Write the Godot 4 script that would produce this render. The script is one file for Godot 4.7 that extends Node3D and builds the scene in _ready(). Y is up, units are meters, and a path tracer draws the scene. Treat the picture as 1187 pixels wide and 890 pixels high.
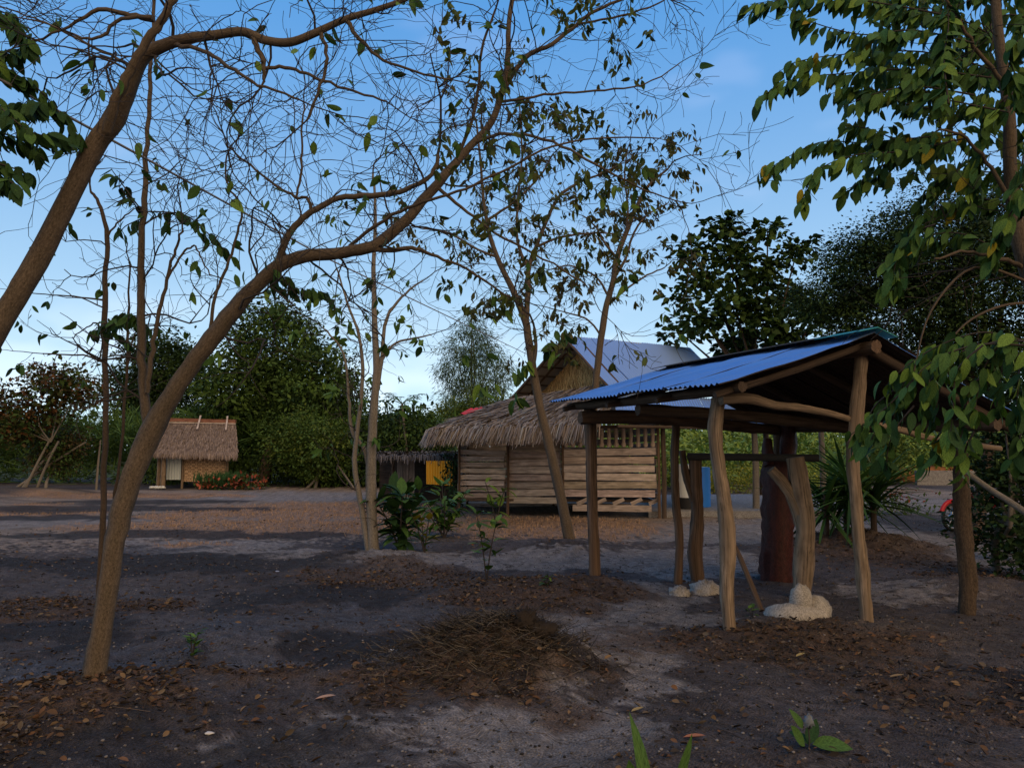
extends Node3D
# A village yard at dusk: leaning trees, an open shed, a plank house with a thatched skirt roof, a small hut and far trees.

const F := 892.0          # focal length in photograph pixels
const EYE := 1.6
const PITCH := 4.94
var rng := RandomNumberGenerator.new()
var nz := FastNoiseLite.new()
var nf := FastNoiseLite.new()
var M := {}
var used := {}
var leaf_full: ArrayMesh
var leaf_kinds := []
var leaf_soft: ArrayMesh
var leaf_dry: ArrayMesh
var leaf_low: ArrayMesh
var mounds := []
var patches := []

# ---------------------------------------------------------------- pixels to places
func ray(px: float, py: float) -> Vector3:
	var a := deg_to_rad(PITCH)
	var y := -(py - 445.0) / F
	return Vector3((px - 593.5) / F, y * cos(a) + sin(a), y * sin(a) - cos(a))

func P(px: float, py: float, d: float) -> Vector3:
	var r := ray(px, py)
	return Vector3(0, EYE, 0) + r * (d / -r.z)

func G(px: float, py: float) -> Vector3:
	var r := ray(px, py)
	var p := Vector3(0, EYE, 0) + r * (EYE / -r.y)
	p.y = gh(p.x, p.z)
	return p

func gh(x: float, z: float) -> float:
	var h := nz.get_noise_2d(x * 0.35, z * 0.35) * 0.05 + nz.get_noise_2d(x * 1.6 + 50.0, z * 1.6) * 0.022
	if z > -14.0 and absf(x) < 9.0:
		h += nz.get_noise_2d(x * 5.0, z * 5.0 + 90.0) * 0.020 + nf.get_noise_2d(x * 13.0, z * 13.0) * 0.009
	for m in mounds:
		var dx: float = (x - m[0]) / m[2]
		var dz: float = (z - m[1]) / m[3]
		var q := dx * dx + dz * dz
		if q < 6.0:
			h += m[4] * exp(-q * 1.3) * (1.0 + nz.get_noise_2d(x * 5.0, z * 5.0) * 0.35)
	return h

# ---------------------------------------------------------------- mesh building
class MB:
	var v := PackedVector3Array()
	var n := PackedVector3Array()
	var c := PackedColorArray()
	var uv := PackedVector2Array()
	var ix := PackedInt32Array()
	func vert(p: Vector3, nn: Vector3, col: Color, t := Vector2.ZERO) -> int:
		v.append(p); n.append(nn); c.append(col); uv.append(t)
		return v.size() - 1
	func tri(a: int, b: int, d: int) -> void:
		ix.append(a); ix.append(b); ix.append(d)
	func quad_flat(a: Vector3, b: Vector3, d: Vector3, e: Vector3, col: Color, ua := Vector2(0, 0), ub := Vector2(1, 0), ud := Vector2(1, 1), ue := Vector2(0, 1)) -> void:
		var nn := (e - a).cross(b - a).normalized()
		var i := vert(a, nn, col, ua)
		vert(b, nn, col, ub); vert(d, nn, col, ud); vert(e, nn, col, ue)
		tri(i, i + 1, i + 2); tri(i, i + 2, i + 3)
	func mesh(off := Vector3.ZERO, turn := true) -> ArrayMesh:
		if turn:      # every face wound the way its normals point
			for t in range(0, ix.size(), 3):
				var a := v[ix[t]]
				if (v[ix[t + 2]] - a).cross(v[ix[t + 1]] - a).dot(n[ix[t]] + n[ix[t + 1]] + n[ix[t + 2]]) < 0.0:
					var k := ix[t + 1]
					ix[t + 1] = ix[t + 2]; ix[t + 2] = k
		if off != Vector3.ZERO:
			for i in v.size():
				v[i] -= off
		var a := []
		a.resize(Mesh.ARRAY_MAX)
		a[Mesh.ARRAY_VERTEX] = v; a[Mesh.ARRAY_NORMAL] = n; a[Mesh.ARRAY_COLOR] = c; a[Mesh.ARRAY_TEX_UV] = uv; a[Mesh.ARRAY_INDEX] = ix
		var m := ArrayMesh.new()
		m.add_surface_from_arrays(Mesh.PRIMITIVE_TRIANGLES, a)
		return m

func smooth(pts: Array, radii: Array, per := 5) -> Array:
	# Catmull-Rom through the traced joints; returns [points, radii]
	var op := PackedVector3Array()
	var orr := PackedFloat32Array()
	var n := pts.size()
	for i in n - 1:
		var p0: Vector3 = pts[maxi(i - 1, 0)]
		var p1: Vector3 = pts[i]
		var p2: Vector3 = pts[i + 1]
		var p3: Vector3 = pts[mini(i + 2, n - 1)]
		for k in per:
			var t := float(k) / per
			op.append(0.5 * ((2.0 * p1) + (p2 - p0) * t + (2.0 * p0 - 5.0 * p1 + 4.0 * p2 - p3) * t * t + (3.0 * p1 - p0 - 3.0 * p2 + p3) * t * t * t))
			orr.append(lerpf(radii[i], radii[i + 1], t))
	op.append(pts[n - 1]); orr.append(radii[n - 1])
	return [op, orr]

func tube(mb: MB, pts, rad, sides: int, col := Color.WHITE, rough := 0.0, cap := true, cracks := 0) -> void:
	var n: int = pts.size()
	if n < 2:
		return
	var t0: Vector3 = (pts[1] - pts[0]).normalized()
	var side := t0.cross(Vector3(0.3, 0.2, 0.9)).normalized()
	if side.length() < 0.5:
		side = t0.cross(Vector3.RIGHT).normalized()
	var along := 0.0
	var first := mb.v.size()
	for i in n:
		var t: Vector3 = (pts[mini(i + 1, n - 1)] - pts[maxi(i - 1, 0)]).normalized()
		side = (side - t * side.dot(t)).normalized()
		var up := t.cross(side)
		if i > 0:
			along += (pts[i] - pts[i - 1]).length()
		for k in sides + 1:
			var a := TAU * k / sides
			var o := side * cos(a) + up * sin(a)
			var r: float = rad[i]
			if rough > 0.0:
				r *= 1.0 + rough * (nf.get_noise_3d(pts[0].x * 31.0 + cos(a) * 1.3, sin(a) * 1.3 + pts[0].z * 17.0, along * 2.2) + 0.5 * nf.get_noise_3d(cos(a) * 4.0 + pts[0].x * 9.0, sin(a) * 4.0, along * 7.0))
			for q in cracks:
				var a0: float = q * TAU / cracks + 1.3 * nf.get_noise_2d(along * 0.9, pts[0].x * 40.0 + q * 20.0) + pts[0].x * 3.0
				var da: float = wrapf(a - a0, -PI, PI) / 0.16
				r *= 1.0 - 0.22 * exp(-da * da) * clampf(0.3 + 2.0 * nf.get_noise_2d(along * 1.4, q * 30.0 + pts[0].z * 20.0), 0.0, 1.0)
			var cc := col
			if rough > 0.0:      # blotches of paler and darker bark
				var bl := 1.0 + 0.30 * nf.get_noise_3d(cos(a) * 0.9 + pts[0].x * 7.0, sin(a) * 0.9, along * 1.7) + 0.25 * nf.get_noise_3d(cos(a) * 3.0, sin(a) * 3.0 + pts[0].z * 5.0, along * 6.0)
				cc = Color(col.r * bl, col.g * bl * (2.0 - bl) ** 0.12, col.b * bl)
			mb.vert(pts[i] + o * r, o, cc, Vector2(float(k) / sides, along))
	for i in n - 1:
		for k in sides:
			var a := first + i * (sides + 1) + k
			var b := a + sides + 1
			mb.tri(a, b, a + 1); mb.tri(a + 1, b, b + 1)
	if cap:
		for e in [0, n - 1]:
			var nn: Vector3 = ((pts[0] - pts[1]) if e == 0 else (pts[n - 1] - pts[n - 2])).normalized()
			var ci := mb.vert(pts[e], nn, col, Vector2(0.5, along))
			var ring := []
			for k in sides + 1:
				ring.append(mb.vert(mb.v[first + e * (sides + 1) + k], nn, col, Vector2(0.5 + 0.3 * cos(TAU * k / sides), 0.3 * sin(TAU * k / sides))))
			for k in sides:
				if e == 0:
					mb.tri(ci, ring[k], ring[k + 1])
				else:
					mb.tri(ci, ring[k + 1], ring[k])

func beam(mb: MB, a: Vector3, b: Vector3, w: float, h: float, col := Color.WHITE, up := Vector3.UP, jag := 0.0, segs := 1) -> void:
	# a sawn board from a to b; w across, h along "up"; jag makes the two long edges uneven
	var t := (b - a).normalized()
	var s := t.cross(up).normalized()
	var u := s.cross(t).normalized()
	var l := (b - a).length()
	var rings := []
	var off := rng.randf() * 40.0
	for i in segs + 1:
		var p := a.lerp(b, float(i) / segs)
		var j1 := nz.get_noise_2d(off + l * i / segs * 2.2, a.y * 13.0) * jag
		var j2 := nz.get_noise_2d(off + 77.0 + l * i / segs * 2.2, a.y * 13.0) * jag
		rings.append([p - s * w / 2 - u * (h / 2 + j1), p + s * w / 2 - u * (h / 2 + j1), p + s * w / 2 + u * (h / 2 + j2), p - s * w / 2 + u * (h / 2 + j2)])
	for i in segs:
		for k in 4:
			var A = rings[i][k]; var B = rings[i][(k + 1) % 4]; var C = rings[i + 1][(k + 1) % 4]; var D = rings[i + 1][k]
			var v0 := off + l * i / segs
			var v1 := off + l * (i + 1) / segs
			var wd: float = (B - A).length()
			mb.quad_flat(A, B, C, D, col, Vector2(off, v0), Vector2(off + wd, v0), Vector2(off + wd, v1), Vector2(off, v1))
	var r0 = rings[0]; var r1 = rings[segs]
	mb.quad_flat(r0[3], r0[2], r0[1], r0[0], col)
	mb.quad_flat(r1[0], r1[1], r1[2], r1[3], col)

func leaf_shape(mb: MB, xf: Transform3D, w: float, rows: int, curl: float, fold: float, col: Color) -> void:
	var prof := func(t: float) -> float: return pow(sin(PI * pow(t, 0.85)), 0.8) if t > 0.0 and t < 1.0 else 0.0
	var nn := xf.basis.z.normalized()
	var last := [-1, -1, -1]
	for i in rows + 1:
		var t := float(i) / rows
		var hw: float = w * 0.5 * prof.call(t)
		var z := -curl * t * t
		var tz := Vector3(0, 2.0 * curl * t, 1.0).normalized()
		var mn := (xf.basis * tz).normalized()
		var mid := mb.vert(xf * Vector3(0, t, z), mn, col, Vector2(0.5, t))
		if hw <= 0.0:
			if i > 0:
				mb.tri(last[0], mid, last[1]); mb.tri(last[1], mid, last[2])
			last = [mid, mid, mid]
			continue
		var l := mb.vert(xf * Vector3(-hw, t, z + fold * hw), (mn + xf.basis.x.normalized() * fold * 0.6).normalized(), col, Vector2(0, t))
		var r := mb.vert(xf * Vector3(hw, t, z + fold * hw), (mn - xf.basis.x.normalized() * fold * 0.6).normalized(), col, Vector2(1, t))
		if last[0] == last[2]:
			mb.tri(last[1], l, mid); mb.tri(last[1], mid, r)
		else:
			mb.tri(last[0], l, mid); mb.tri(last[0], mid, last[1])
			mb.tri(last[1], mid, r); mb.tri(last[1], r, last[2])
		last = [l, mid, r]

func leaf_mesh(w: float, rows: int, curl: float, fold: float) -> ArrayMesh:
	var mb := MB.new()
	leaf_shape(mb, Transform3D.IDENTITY, w, rows, curl, fold, Color.WHITE)
	return mb.mesh()

func spray_mesh(count: int, size: float, w: float, spread: float, droop: float, seed_: int, rows := 2) -> ArrayMesh:
	# a clump of leaves about 1 m across, instanced through far crowns
	var r := RandomNumberGenerator.new()
	r.seed = seed_
	var mb := MB.new()
	for i in count:
		var p := Vector3(r.randfn(), r.randfn() * 0.7, r.randfn()) * spread * 0.33
		var d := (p.normalized() + Vector3(r.randfn() * 0.6, r.randfn() * 0.4 - droop, r.randfn() * 0.6)).normalized()
		var s := size * r.randf_range(0.7, 1.25)
		var k := r.randf_range(0.7, 1.3)
		leaf_shape(mb, leaf_xf(p, d, Vector3(r.randfn() * 0.5, 1, r.randfn() * 0.5), s), w, rows, 0.15, 0.3, Color(k, k * r.randf_range(0.95, 1.05), k * r.randf_range(0.8, 1.1)))
	return mb.mesh()

func leaf_xf(pos: Vector3, dir: Vector3, up: Vector3, size: float, wide := 1.0) -> Transform3D:
	var y := dir.normalized()
	var x := y.cross(up)
	if x.length() < 0.05:
		x = y.cross(Vector3(0.7, 0.1, 0.7))
	x = x.normalized()
	return Transform3D(Basis(x * size * wide, y * size, x.cross(y) * size), pos)

# ---------------------------------------------------------------- objects
func numbered(called: String) -> String:
	used[called] = used.get(called, -1) + 1
	return called if used[called] == 0 else "%s_%03d" % [called, used[called]]

func meta(o: Node, label: String, category: String, group := "", kind := "") -> void:
	if label: o.set_meta("label", label)
	if category: o.set_meta("category", category)
	if group: o.set_meta("group", group)
	if kind: o.set_meta("kind", kind)

func thing(called: String, at: Vector3, label: String, category: String, group := "") -> Node3D:
	var o := Node3D.new()
	o.name = numbered(called)
	add_child(o)
	o.position = at
	meta(o, label, category, group)
	return o

func off_of(o: Node) -> Vector3:
	var p := Vector3.ZERO
	while o is Node3D and o != self:
		p += o.position
		o = o.get_parent()
	return p

func part(called: String, mb: MB, mat: Material, parent: Node3D, kind := "") -> MeshInstance3D:
	var o := MeshInstance3D.new()
	o.name = called
	o.mesh = mb.mesh(off_of(parent))
	o.material_override = mat
	parent.add_child(o, true)
	if kind: o.set_meta("kind", kind)
	return o

func solo(called: String, mb: MB, mat: Material, at: Vector3, label: String, category: String, group := "", kind := "") -> MeshInstance3D:
	var o := MeshInstance3D.new()
	o.name = numbered(called)
	o.mesh = mb.mesh(at)
	o.material_override = mat
	add_child(o)
	o.position = at
	meta(o, label, category, group, kind)
	return o

func structure(called: String, mb: MB, mat: Material) -> MeshInstance3D:
	var o := MeshInstance3D.new()
	o.name = called
	o.mesh = mb.mesh(Vector3.ZERO, false)
	o.material_override = mat
	add_child(o)
	o.set_meta("kind", "structure")
	return o

var leaf_count := {}
var leaf_sink := {}
func flush_leaves(root: Node3D) -> void:
	# leaves past the first 300 of a thing go into one joined part
	if leaf_sink.has(root):
		many("more_leaves", leaf_full, M.leaf_far, leaf_sink[root][0], leaf_sink[root][1], root)
		leaf_sink.erase(root)

func leaf_part(parent: Node3D, mesh: Mesh, mat: Material, xf: Transform3D, called := "leaf") -> void:
	if mesh == leaf_full:
		mesh = leaf_kinds[rng.randi() % leaf_kinds.size()]
	leaf_count[parent] = leaf_count.get(parent, 0) + 1
	if leaf_count[parent] > 300:
		if not leaf_sink.has(parent): leaf_sink[parent] = [[], []]
		var k := rng.randf_range(0.8, 1.2)
		var c: Color = (mat as StandardMaterial3D).albedo_color.srgb_to_linear()
		leaf_sink[parent][0].append(xf)
		leaf_sink[parent][1].append(Color(c.r * k, c.g * k, c.b * k))
		return
	var o := MeshInstance3D.new()
	o.name = called
	o.mesh = mesh
	o.material_override = mat
	xf.origin -= off_of(parent)
	o.transform = xf
	parent.add_child(o, true)

func many(called: String, mesh: Mesh, mat: Material, xfs: Array, cols: Array, parent: Node3D = null) -> MultiMeshInstance3D:
	var mm := MultiMesh.new()
	mm.transform_format = MultiMesh.TRANSFORM_3D
	mm.use_colors = true
	mm.mesh = mesh
	mm.instance_count = xfs.size()
	var off := Vector3.ZERO if parent == null else off_of(parent)
	for i in xfs.size():
		var x: Transform3D = xfs[i]
		x.origin -= off
		mm.set_instance_transform(i, x)
		mm.set_instance_color(i, cols[i])
	var o := MultiMeshInstance3D.new()
	o.multimesh = mm
	o.material_override = mat
	if parent == null:
		o.name = numbered(called)
		add_child(o)
	else:
		o.name = called
		parent.add_child(o, true)
	o.set_meta("kind", "stuff")
	return o

# ---------------------------------------------------------------- materials
func lin(r: float, g: float, b: float) -> Color:
	return Color(r, g, b).linear_to_srgb()

func grain_image(kind: String, size := 256) -> Image:
	var n := FastNoiseLite.new()
	n.seed = 11
	n.noise_type = FastNoiseLite.TYPE_SIMPLEX_SMOOTH
	n.frequency = 1.0
	n.fractal_octaves = 4
	var im := Image.create(size, size, false, Image.FORMAT_RGB8)
	for y in size:
		for x in size:
			var u := float(x) / size
			var v := float(y) / size
			var g := 0.5
			var cu := cos(TAU * u); var su := sin(TAU * u)
			var cv := cos(TAU * v); var sv := sin(TAU * v)
			if kind == "wood":     # long fibres along v, cracks and knots
				var a := n.get_noise_3d(cu * 3.4 + 7.0, su * 3.4, cv * 0.25 + sv * 0.2)
				var b := n.get_noise_3d(cu * 11.0, su * 11.0, (cv + sv) * 0.35 + 20.0)
				var c := n.get_noise_3d(cu * 0.7 + 3.0, su * 0.7, (cv + sv * 1.3) * 0.7 + 5.0)
				g = 0.80 + 0.15 * a + 0.17 * b + 0.20 * c
				if b < -0.40: g *= 0.6
			elif kind == "bark":
				var a2 := n.get_noise_3d(cu * 2.0, su * 2.0, cv * 1.5 + 4.0) + n.get_noise_3d(sv * 1.5, cu * 2.0, su * 2.0 + 9.0)
				var b2 := n.get_noise_3d(cu * 5.0 + sv * 4.0, su * 5.0, cv * 4.0 + 30.0)
				g = 0.80 + 0.14 * a2 + 0.22 * b2
			else:                  # soil: fine grit over patches
				var a3 := n.get_noise_3d(cu * 1.2 + cv * 0.8, su * 1.2 + sv * 0.9, cv * 1.2 + 4.0)
				var b3 := n.get_noise_3d(cu * 9.0 + sv * 7.0, su * 9.0 + cv * 3.0, cv * 9.0 + 30.0)
				var c3 := n.get_noise_2d(x * 0.6, y * 0.6)
				g = 0.79 + 0.13 * a3 + 0.40 * b3 + 0.48 * c3
			g = clampf(g, 0.05, 1.0)
			im.set_pixel(x, y, Color(g, g, g))
	return im

func mat(col: Color, rough := 0.9, tex: Texture2D = null, bump := 0.0, scale := Vector3.ONE, tri := false, metal := 0.0, vcol := true) -> StandardMaterial3D:
	var m := StandardMaterial3D.new()
	m.albedo_color = col
	m.roughness = rough
	m.metallic = metal
	m.metallic_specular = 0.35
	m.vertex_color_use_as_albedo = vcol
	m.cull_mode = BaseMaterial3D.CULL_DISABLED
	if tex:
		m.albedo_texture = tex
		if bump > 0.0:
			m.heightmap_enabled = true
			m.heightmap_texture = tex
			m.heightmap_scale = bump
	m.uv1_scale = scale
	if tri:
		m.uv1_triplanar = true
	return m

func leaf_mat(col: Color, rough := 0.5, back := 0.5) -> StandardMaterial3D:
	var m := mat(col, maxf(rough, 0.62), vein_tex)
	m.metallic_specular = 0.22
	m.backlight_enabled = true
	m.backlight = Color(back * 0.85, back, back * 0.45)
	return m

var vein_tex: ImageTexture
func vein_image() -> Image:
	# midrib, side veins and blotches of a leaf blade
	var im := Image.create(96, 128, false, Image.FORMAT_RGB8)
	for y in 128:
		for x in 96:
			var u := absf(x / 95.0 - 0.5) * 2.0
			var v := y / 127.0
			var g := 0.86 + 0.16 * nf.get_noise_2d(x * 0.07, y * 0.07) + 0.10 * nf.get_noise_2d(x * 0.3, y * 0.3)
			var side := absf(fposmod((v - u * 0.22) * 8.0, 1.0) - 0.5) * 2.0
			g += 0.22 * exp(-u * u * 500.0) + 0.10 * exp(-pow((1.0 - side) * 5.0, 2.0))
			if nf.get_noise_2d(x * 0.11 + 60.0, y * 0.11) > 0.52: g *= 0.72
			g = clampf(g, 0.1, 1.0)
			im.set_pixel(x, y, Color(g, g, g * 0.97))
	return im

func make_materials() -> void:
	vein_tex = ImageTexture.create_from_image(vein_image())
	var wood := ImageTexture.create_from_image(grain_image("wood"))
	var bark := ImageTexture.create_from_image(grain_image("bark"))
	var grit := ImageTexture.create_from_image(grain_image("grit", 512))
	M.ground = mat(lin(1.15, 1.12, 1.10), 1.0, grit, 3.0, Vector3(1.1, 1.1, 1.1), true)
	M.bark = mat(lin(0.185, 0.140, 0.100), 0.95, bark, 0.35, Vector3(2, 3.5, 1))
	M.pale_bark = mat(lin(0.30, 0.265, 0.225), 0.95, bark, 0.5, Vector3(2, 2.5, 1))
	M.dark_bark = mat(lin(0.12, 0.085, 0.06), 0.95, bark, 0.8, Vector3(2, 2.5, 1))
	M.twig = mat(lin(0.050, 0.042, 0.038), 0.95)
	M.post = mat(lin(0.36, 0.265, 0.185), 0.92, wood, 0.5, Vector3(1, 0.7, 1))
	M.old_post = mat(lin(0.21, 0.135, 0.09), 0.95, wood, 0.8, Vector3(1, 0.4, 1))
	M.beam = mat(lin(0.14, 0.10, 0.075), 0.95, wood, 0.6, Vector3(1, 0.4, 1))
	M.plank = mat(lin(0.74, 0.62, 0.55), 0.92, wood, 0.8, Vector3(2.2, 0.55, 1))
	M.red_log = mat(lin(0.085, 0.022, 0.018), 0.5, bark, 0.8, Vector3(2, 1.2, 1))
	M.straw = mat(lin(0.36, 0.325, 0.295), 0.95)
	M.gold_straw = mat(lin(0.72, 0.46, 0.19), 0.95)
	M.metal = mat(lin(0.25, 0.42, 0.70), 0.36, null, 0.0, Vector3.ONE, false, 0.8)
	M.pale_metal = mat(lin(0.36, 0.52, 0.78), 0.36, null, 0.0, Vector3.ONE, false, 0.65)
	M.under_shade = mat(lin(0.085, 0.058, 0.045), 0.9, grit, 0.1, Vector3(1, 1, 1), true)  # dark brown that paints the shade under the shed roof
	M.under = mat(lin(0.05, 0.045, 0.04), 0.95)
	M.teal = mat(lin(0.05, 0.33, 0.33), 0.5)
	M.concrete = mat(lin(0.36, 0.35, 0.35), 0.95, grit, 0.6, Vector3(1, 1, 1), true)
	M.rock = mat(lin(0.56, 0.52, 0.47), 0.95, grit, 0.3, Vector3(1.2, 1.2, 1.2), true)
	M.weave = mat(lin(0.62, 0.44, 0.30), 0.9)
	M.yellow = mat(lin(0.75, 0.36, 0.02), 0.55)
	M.blue = mat(lin(0.02, 0.17, 0.62), 0.4)
	M.white = mat(lin(0.62, 0.66, 0.68), 0.35)
	M.black = mat(lin(0.02, 0.02, 0.022), 0.5)
	M.red = mat(lin(0.42, 0.02, 0.03), 0.3)
	M.red_cloth = mat(lin(0.62, 0.05, 0.07), 0.85)
	M.chrome = mat(lin(0.5, 0.5, 0.5), 0.25, null, 0.0, Vector3.ONE, false, 0.9)
	M.cable = mat(lin(0.30, 0.28, 0.27), 0.6)
	M.leaf = leaf_mat(lin(0.078, 0.165, 0.045), 0.5, 0.45)
	M.leaf_light = leaf_mat(lin(0.17, 0.29, 0.06), 0.5, 0.5)
	M.leaf_yellow = leaf_mat(lin(0.36, 0.29, 0.03), 0.55, 0.5)
	M.leaf_deep = leaf_mat(lin(0.034, 0.082, 0.030), 0.42, 0.3)
	M.leaf_far = leaf_mat(Color.WHITE, 0.6, 0.35)
	M.dry = mat(Color.WHITE, 0.95)
	M.petal = leaf_mat(lin(0.40, 0.12, 0.085), 0.8, 0.2)

# ---------------------------------------------------------------- plants
func wander(from: Vector3, dir: Vector3, length: float, segs: int, bend: float, lift: float) -> PackedVector3Array:
	var out := PackedVector3Array([from])
	var d := dir.normalized()
	var p := from
	for i in segs:
		d = (d + Vector3(rng.randfn(), rng.randfn(), rng.randfn()) * bend + Vector3.UP * lift).normalized()
		p += d * length / segs
		out.append(p)
	return out

func taper(n: int, r0: float, r1: float) -> PackedFloat32Array:
	var a := PackedFloat32Array()
	for i in n:
		a.append(lerpf(r0, r1, float(i) / (n - 1)))
	return a

func twigs(mb: MB, tips: Array, from: Vector3, dir: Vector3, length: float, r: float, level: int, kids: int, bend: float, lift: float) -> void:
	var segs := clampi(int(length / 0.075), 4, 12)
	var pts := wander(from, dir, length, segs, bend, lift)
	tube(mb, pts, taper(pts.size(), r, maxf(r * 0.4, 0.0019)), 4 if r > 0.004 else 3, Color.WHITE, 0.0, false)
	tips.append([pts[pts.size() - 1], (pts[pts.size() - 1] - pts[pts.size() - 2]).normalized()])
	if level <= 0:
		return
	for k in kids:
		var i := rng.randi_range(1, segs - 1)
		var d: Vector3 = (pts[i + 1] - pts[i]).normalized()
		var side := d.cross(Vector3(rng.randfn(), rng.randfn(), rng.randfn())).normalized()
		twigs(mb, tips, pts[i], (d * 0.55 + side * rng.randf_range(0.5, 1.0)), length * rng.randf_range(0.4, 0.75), r * 0.6, level - 1, kids, bend, lift)

func traced(list: Array, base_d: float) -> Array:
	# list of [px, py, radius px, depth] (depth optional) -> [points, radii in metres]
	var pts := []
	var rr := []
	for e in list:
		var d: float = e[3] if e.size() > 3 else base_d
		pts.append(P(e[0], e[1], d))
		rr.append(e[2] * 0.74 * d / F)
	var s := smooth(pts, rr)
	var w: PackedVector3Array = s[0]
	for i in range(1, w.size()):      # small kinks, as grown wood has
		var k := 0.013 if float(s[1][i]) < 0.03 else 0.008
		w[i] += Vector3(nf.get_noise_1d(i * 0.9 + pts[0].x * 50.0), nf.get_noise_1d(i * 0.9 + 300.0 + pts[0].y * 50.0), nf.get_noise_1d(i * 0.9 + 700.0)) * k
	return [w, s[1]]

func limb(root: Node3D, called: String, tr: Array, m: Material, sides := 10, rough := 0.12) -> MeshInstance3D:
	var mb := MB.new()
	tube(mb, tr[0], tr[1], sides, Color.WHITE, rough)
	return part(called, mb, m, root)

func hang_leaves(root: Node3D, tips: Array, count: int, size: float, mats: Array, mesh: Mesh, bunch := 2) -> void:
	for i in count:
		var t = tips[rng.randi() % tips.size()]
		for b in rng.randi_range(1, bunch):
			var d: Vector3 = (t[1] * 0.5 + Vector3(rng.randfn() * 0.45, -0.75 + rng.randfn() * 0.3, rng.randfn() * 0.45))
			leaf_part(root, mesh, mats[rng.randi() % mats.size()], leaf_xf(t[0] + Vector3(rng.randfn(), rng.randfn(), rng.randfn()) * size * 0.2, d, Vector3(rng.randfn(), 0.6, rng.randfn()), size * rng.randf_range(0.7, 1.2)))

func leaf_cloud(tips: Array, count: int, size: float, col: Color, vary := 0.3) -> Array:
	var xs := []
	var cs := []
	var t = tips[0]
	for i in count:
		if i % 6 == 0: t = tips[rng.randi() % tips.size()]      # leaves sit in bunches near twig ends
		var d: Vector3 = (t[1] * 0.4 + Vector3(rng.randfn() * 0.4, -0.8 + rng.randfn() * 0.3, rng.randfn() * 0.4))
		xs.append(leaf_xf(t[0] - t[1] * size * rng.randf_range(0.0, 1.6) + Vector3(rng.randfn(), rng.randfn(), rng.randfn()) * size * 0.3, d, Vector3(rng.randfn(), 0.6, rng.randfn()), size * rng.randf_range(0.55, 1.3)))
		var k := 1.0 + rng.randf_range(-vary, vary)
		cs.append(Color(col.r * k * rng.randf_range(0.85, 1.3), col.g * k, col.b * k))
	return [xs, cs]

func crown(root: Node3D, lobes: Array, count: int, clump: Mesh, size: float, cols: Array, hollow := 0.45, flat := 0.8, gaps := 0.0) -> void:
	# lobes: [centre, rx, ry, rz]; clumps fill each lobe, denser towards its outside
	var xs := []
	var cs := []
	var total := 0.0
	for l in lobes:
		total += l[1] * l[2] + l[1] * l[3] + l[2] * l[3]
	for l in lobes:
		var share := int(count * (l[1] * l[2] + l[1] * l[3] + l[2] * l[3]) / total)
		for i in share:
			var u := Vector3(rng.randfn(), rng.randfn(), rng.randfn()).normalized()
			var rad := lerpf(hollow, 1.0, sqrt(rng.randf()))
			rad *= 1.0 + 0.35 * nz.get_noise_3d(u.x * 2.1 + l[0].x * 3.0, u.y * 2.1, u.z * 2.1 + l[0].z) + 0.1 * rng.randfn()
			var p: Vector3 = l[0] + Vector3(u.x * l[1], u.y * l[2], u.z * l[3]) * rad
			if gaps > 0.0 and nz.get_noise_3d(p.x * 1.6, p.y * 1.6, p.z * 1.6) < -0.45 + gaps:
				continue
			if p.y < gh(p.x, p.z) + 0.1:
				continue
			var s := size * rng.randf_range(0.65, 1.35)
			var b := Basis.from_euler(Vector3(rng.randfn() * 0.35, rng.randf() * TAU, rng.randfn() * 0.35)).scaled(Vector3(s, s * flat, s))
			xs.append(Transform3D(b, p))
			var col: Color = cols[rng.randi() % cols.size()]
			var k := rng.randf_range(0.75, 1.3)
			cs.append(Color(col.r * k, col.g * k, col.b * k))
	many("crown", clump, M.leaf_far, xs, cs, root)

func far_tree(called: String, label: String, category: String, base: Vector3, lobes: Array, count: int, clump: Mesh, size: float, cols: Array, trunk_r: float, group := "", bark: Material = null, gaps := 0.0, stems := 1) -> Node3D:
	var root := thing(called, base, label, category, group)
	var bm: Material = bark if bark else M.dark_bark
	var mb := MB.new()
	var fork := Vector3(lobes[0][0].x, lerpf(base.y, lobes[0][0].y, 0.45), lobes[0][0].z)
	for s in stems:
		var b0 := base + (Vector3(rng.randf_range(-0.6, 0.6), 0, rng.randfn() * 0.2) if s > 0 else Vector3.ZERO)
		var f0 := fork + (Vector3(rng.randfn(), rng.randfn() * 0.3, rng.randfn()) * 0.5 if s > 0 else Vector3.ZERO)
		var tr := smooth([b0 - Vector3(0, 0.1, 0), b0.lerp(f0, 0.5) + Vector3(rng.randfn(), 0, rng.randfn()) * trunk_r * 0.8, f0], [trunk_r * 1.15, trunk_r * 0.9, trunk_r * 0.75])
		tube(mb, tr[0], tr[1], 8, Color.WHITE, 0.15)
	part("trunk", mb, bm, root, "stuff" if stems > 1 else "")
	for l in lobes:
		var lm := MB.new()
		var pts := smooth([fork - Vector3(0, 0.15, 0), fork.lerp(l[0], 0.5) + Vector3(rng.randfn(), rng.randfn(), rng.randfn()) * l[1] * 0.12, l[0] + Vector3(0, l[2] * 0.4, 0)], [trunk_r * 0.6, trunk_r * 0.4, trunk_r * 0.15])
		tube(lm, pts[0], pts[1], 6, Color.WHITE, 0.1)
		part("limb", lm, bm, root)
	crown(root, lobes, count, clump, size, cols, 0.4, 0.8, gaps)
	return root

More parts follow.
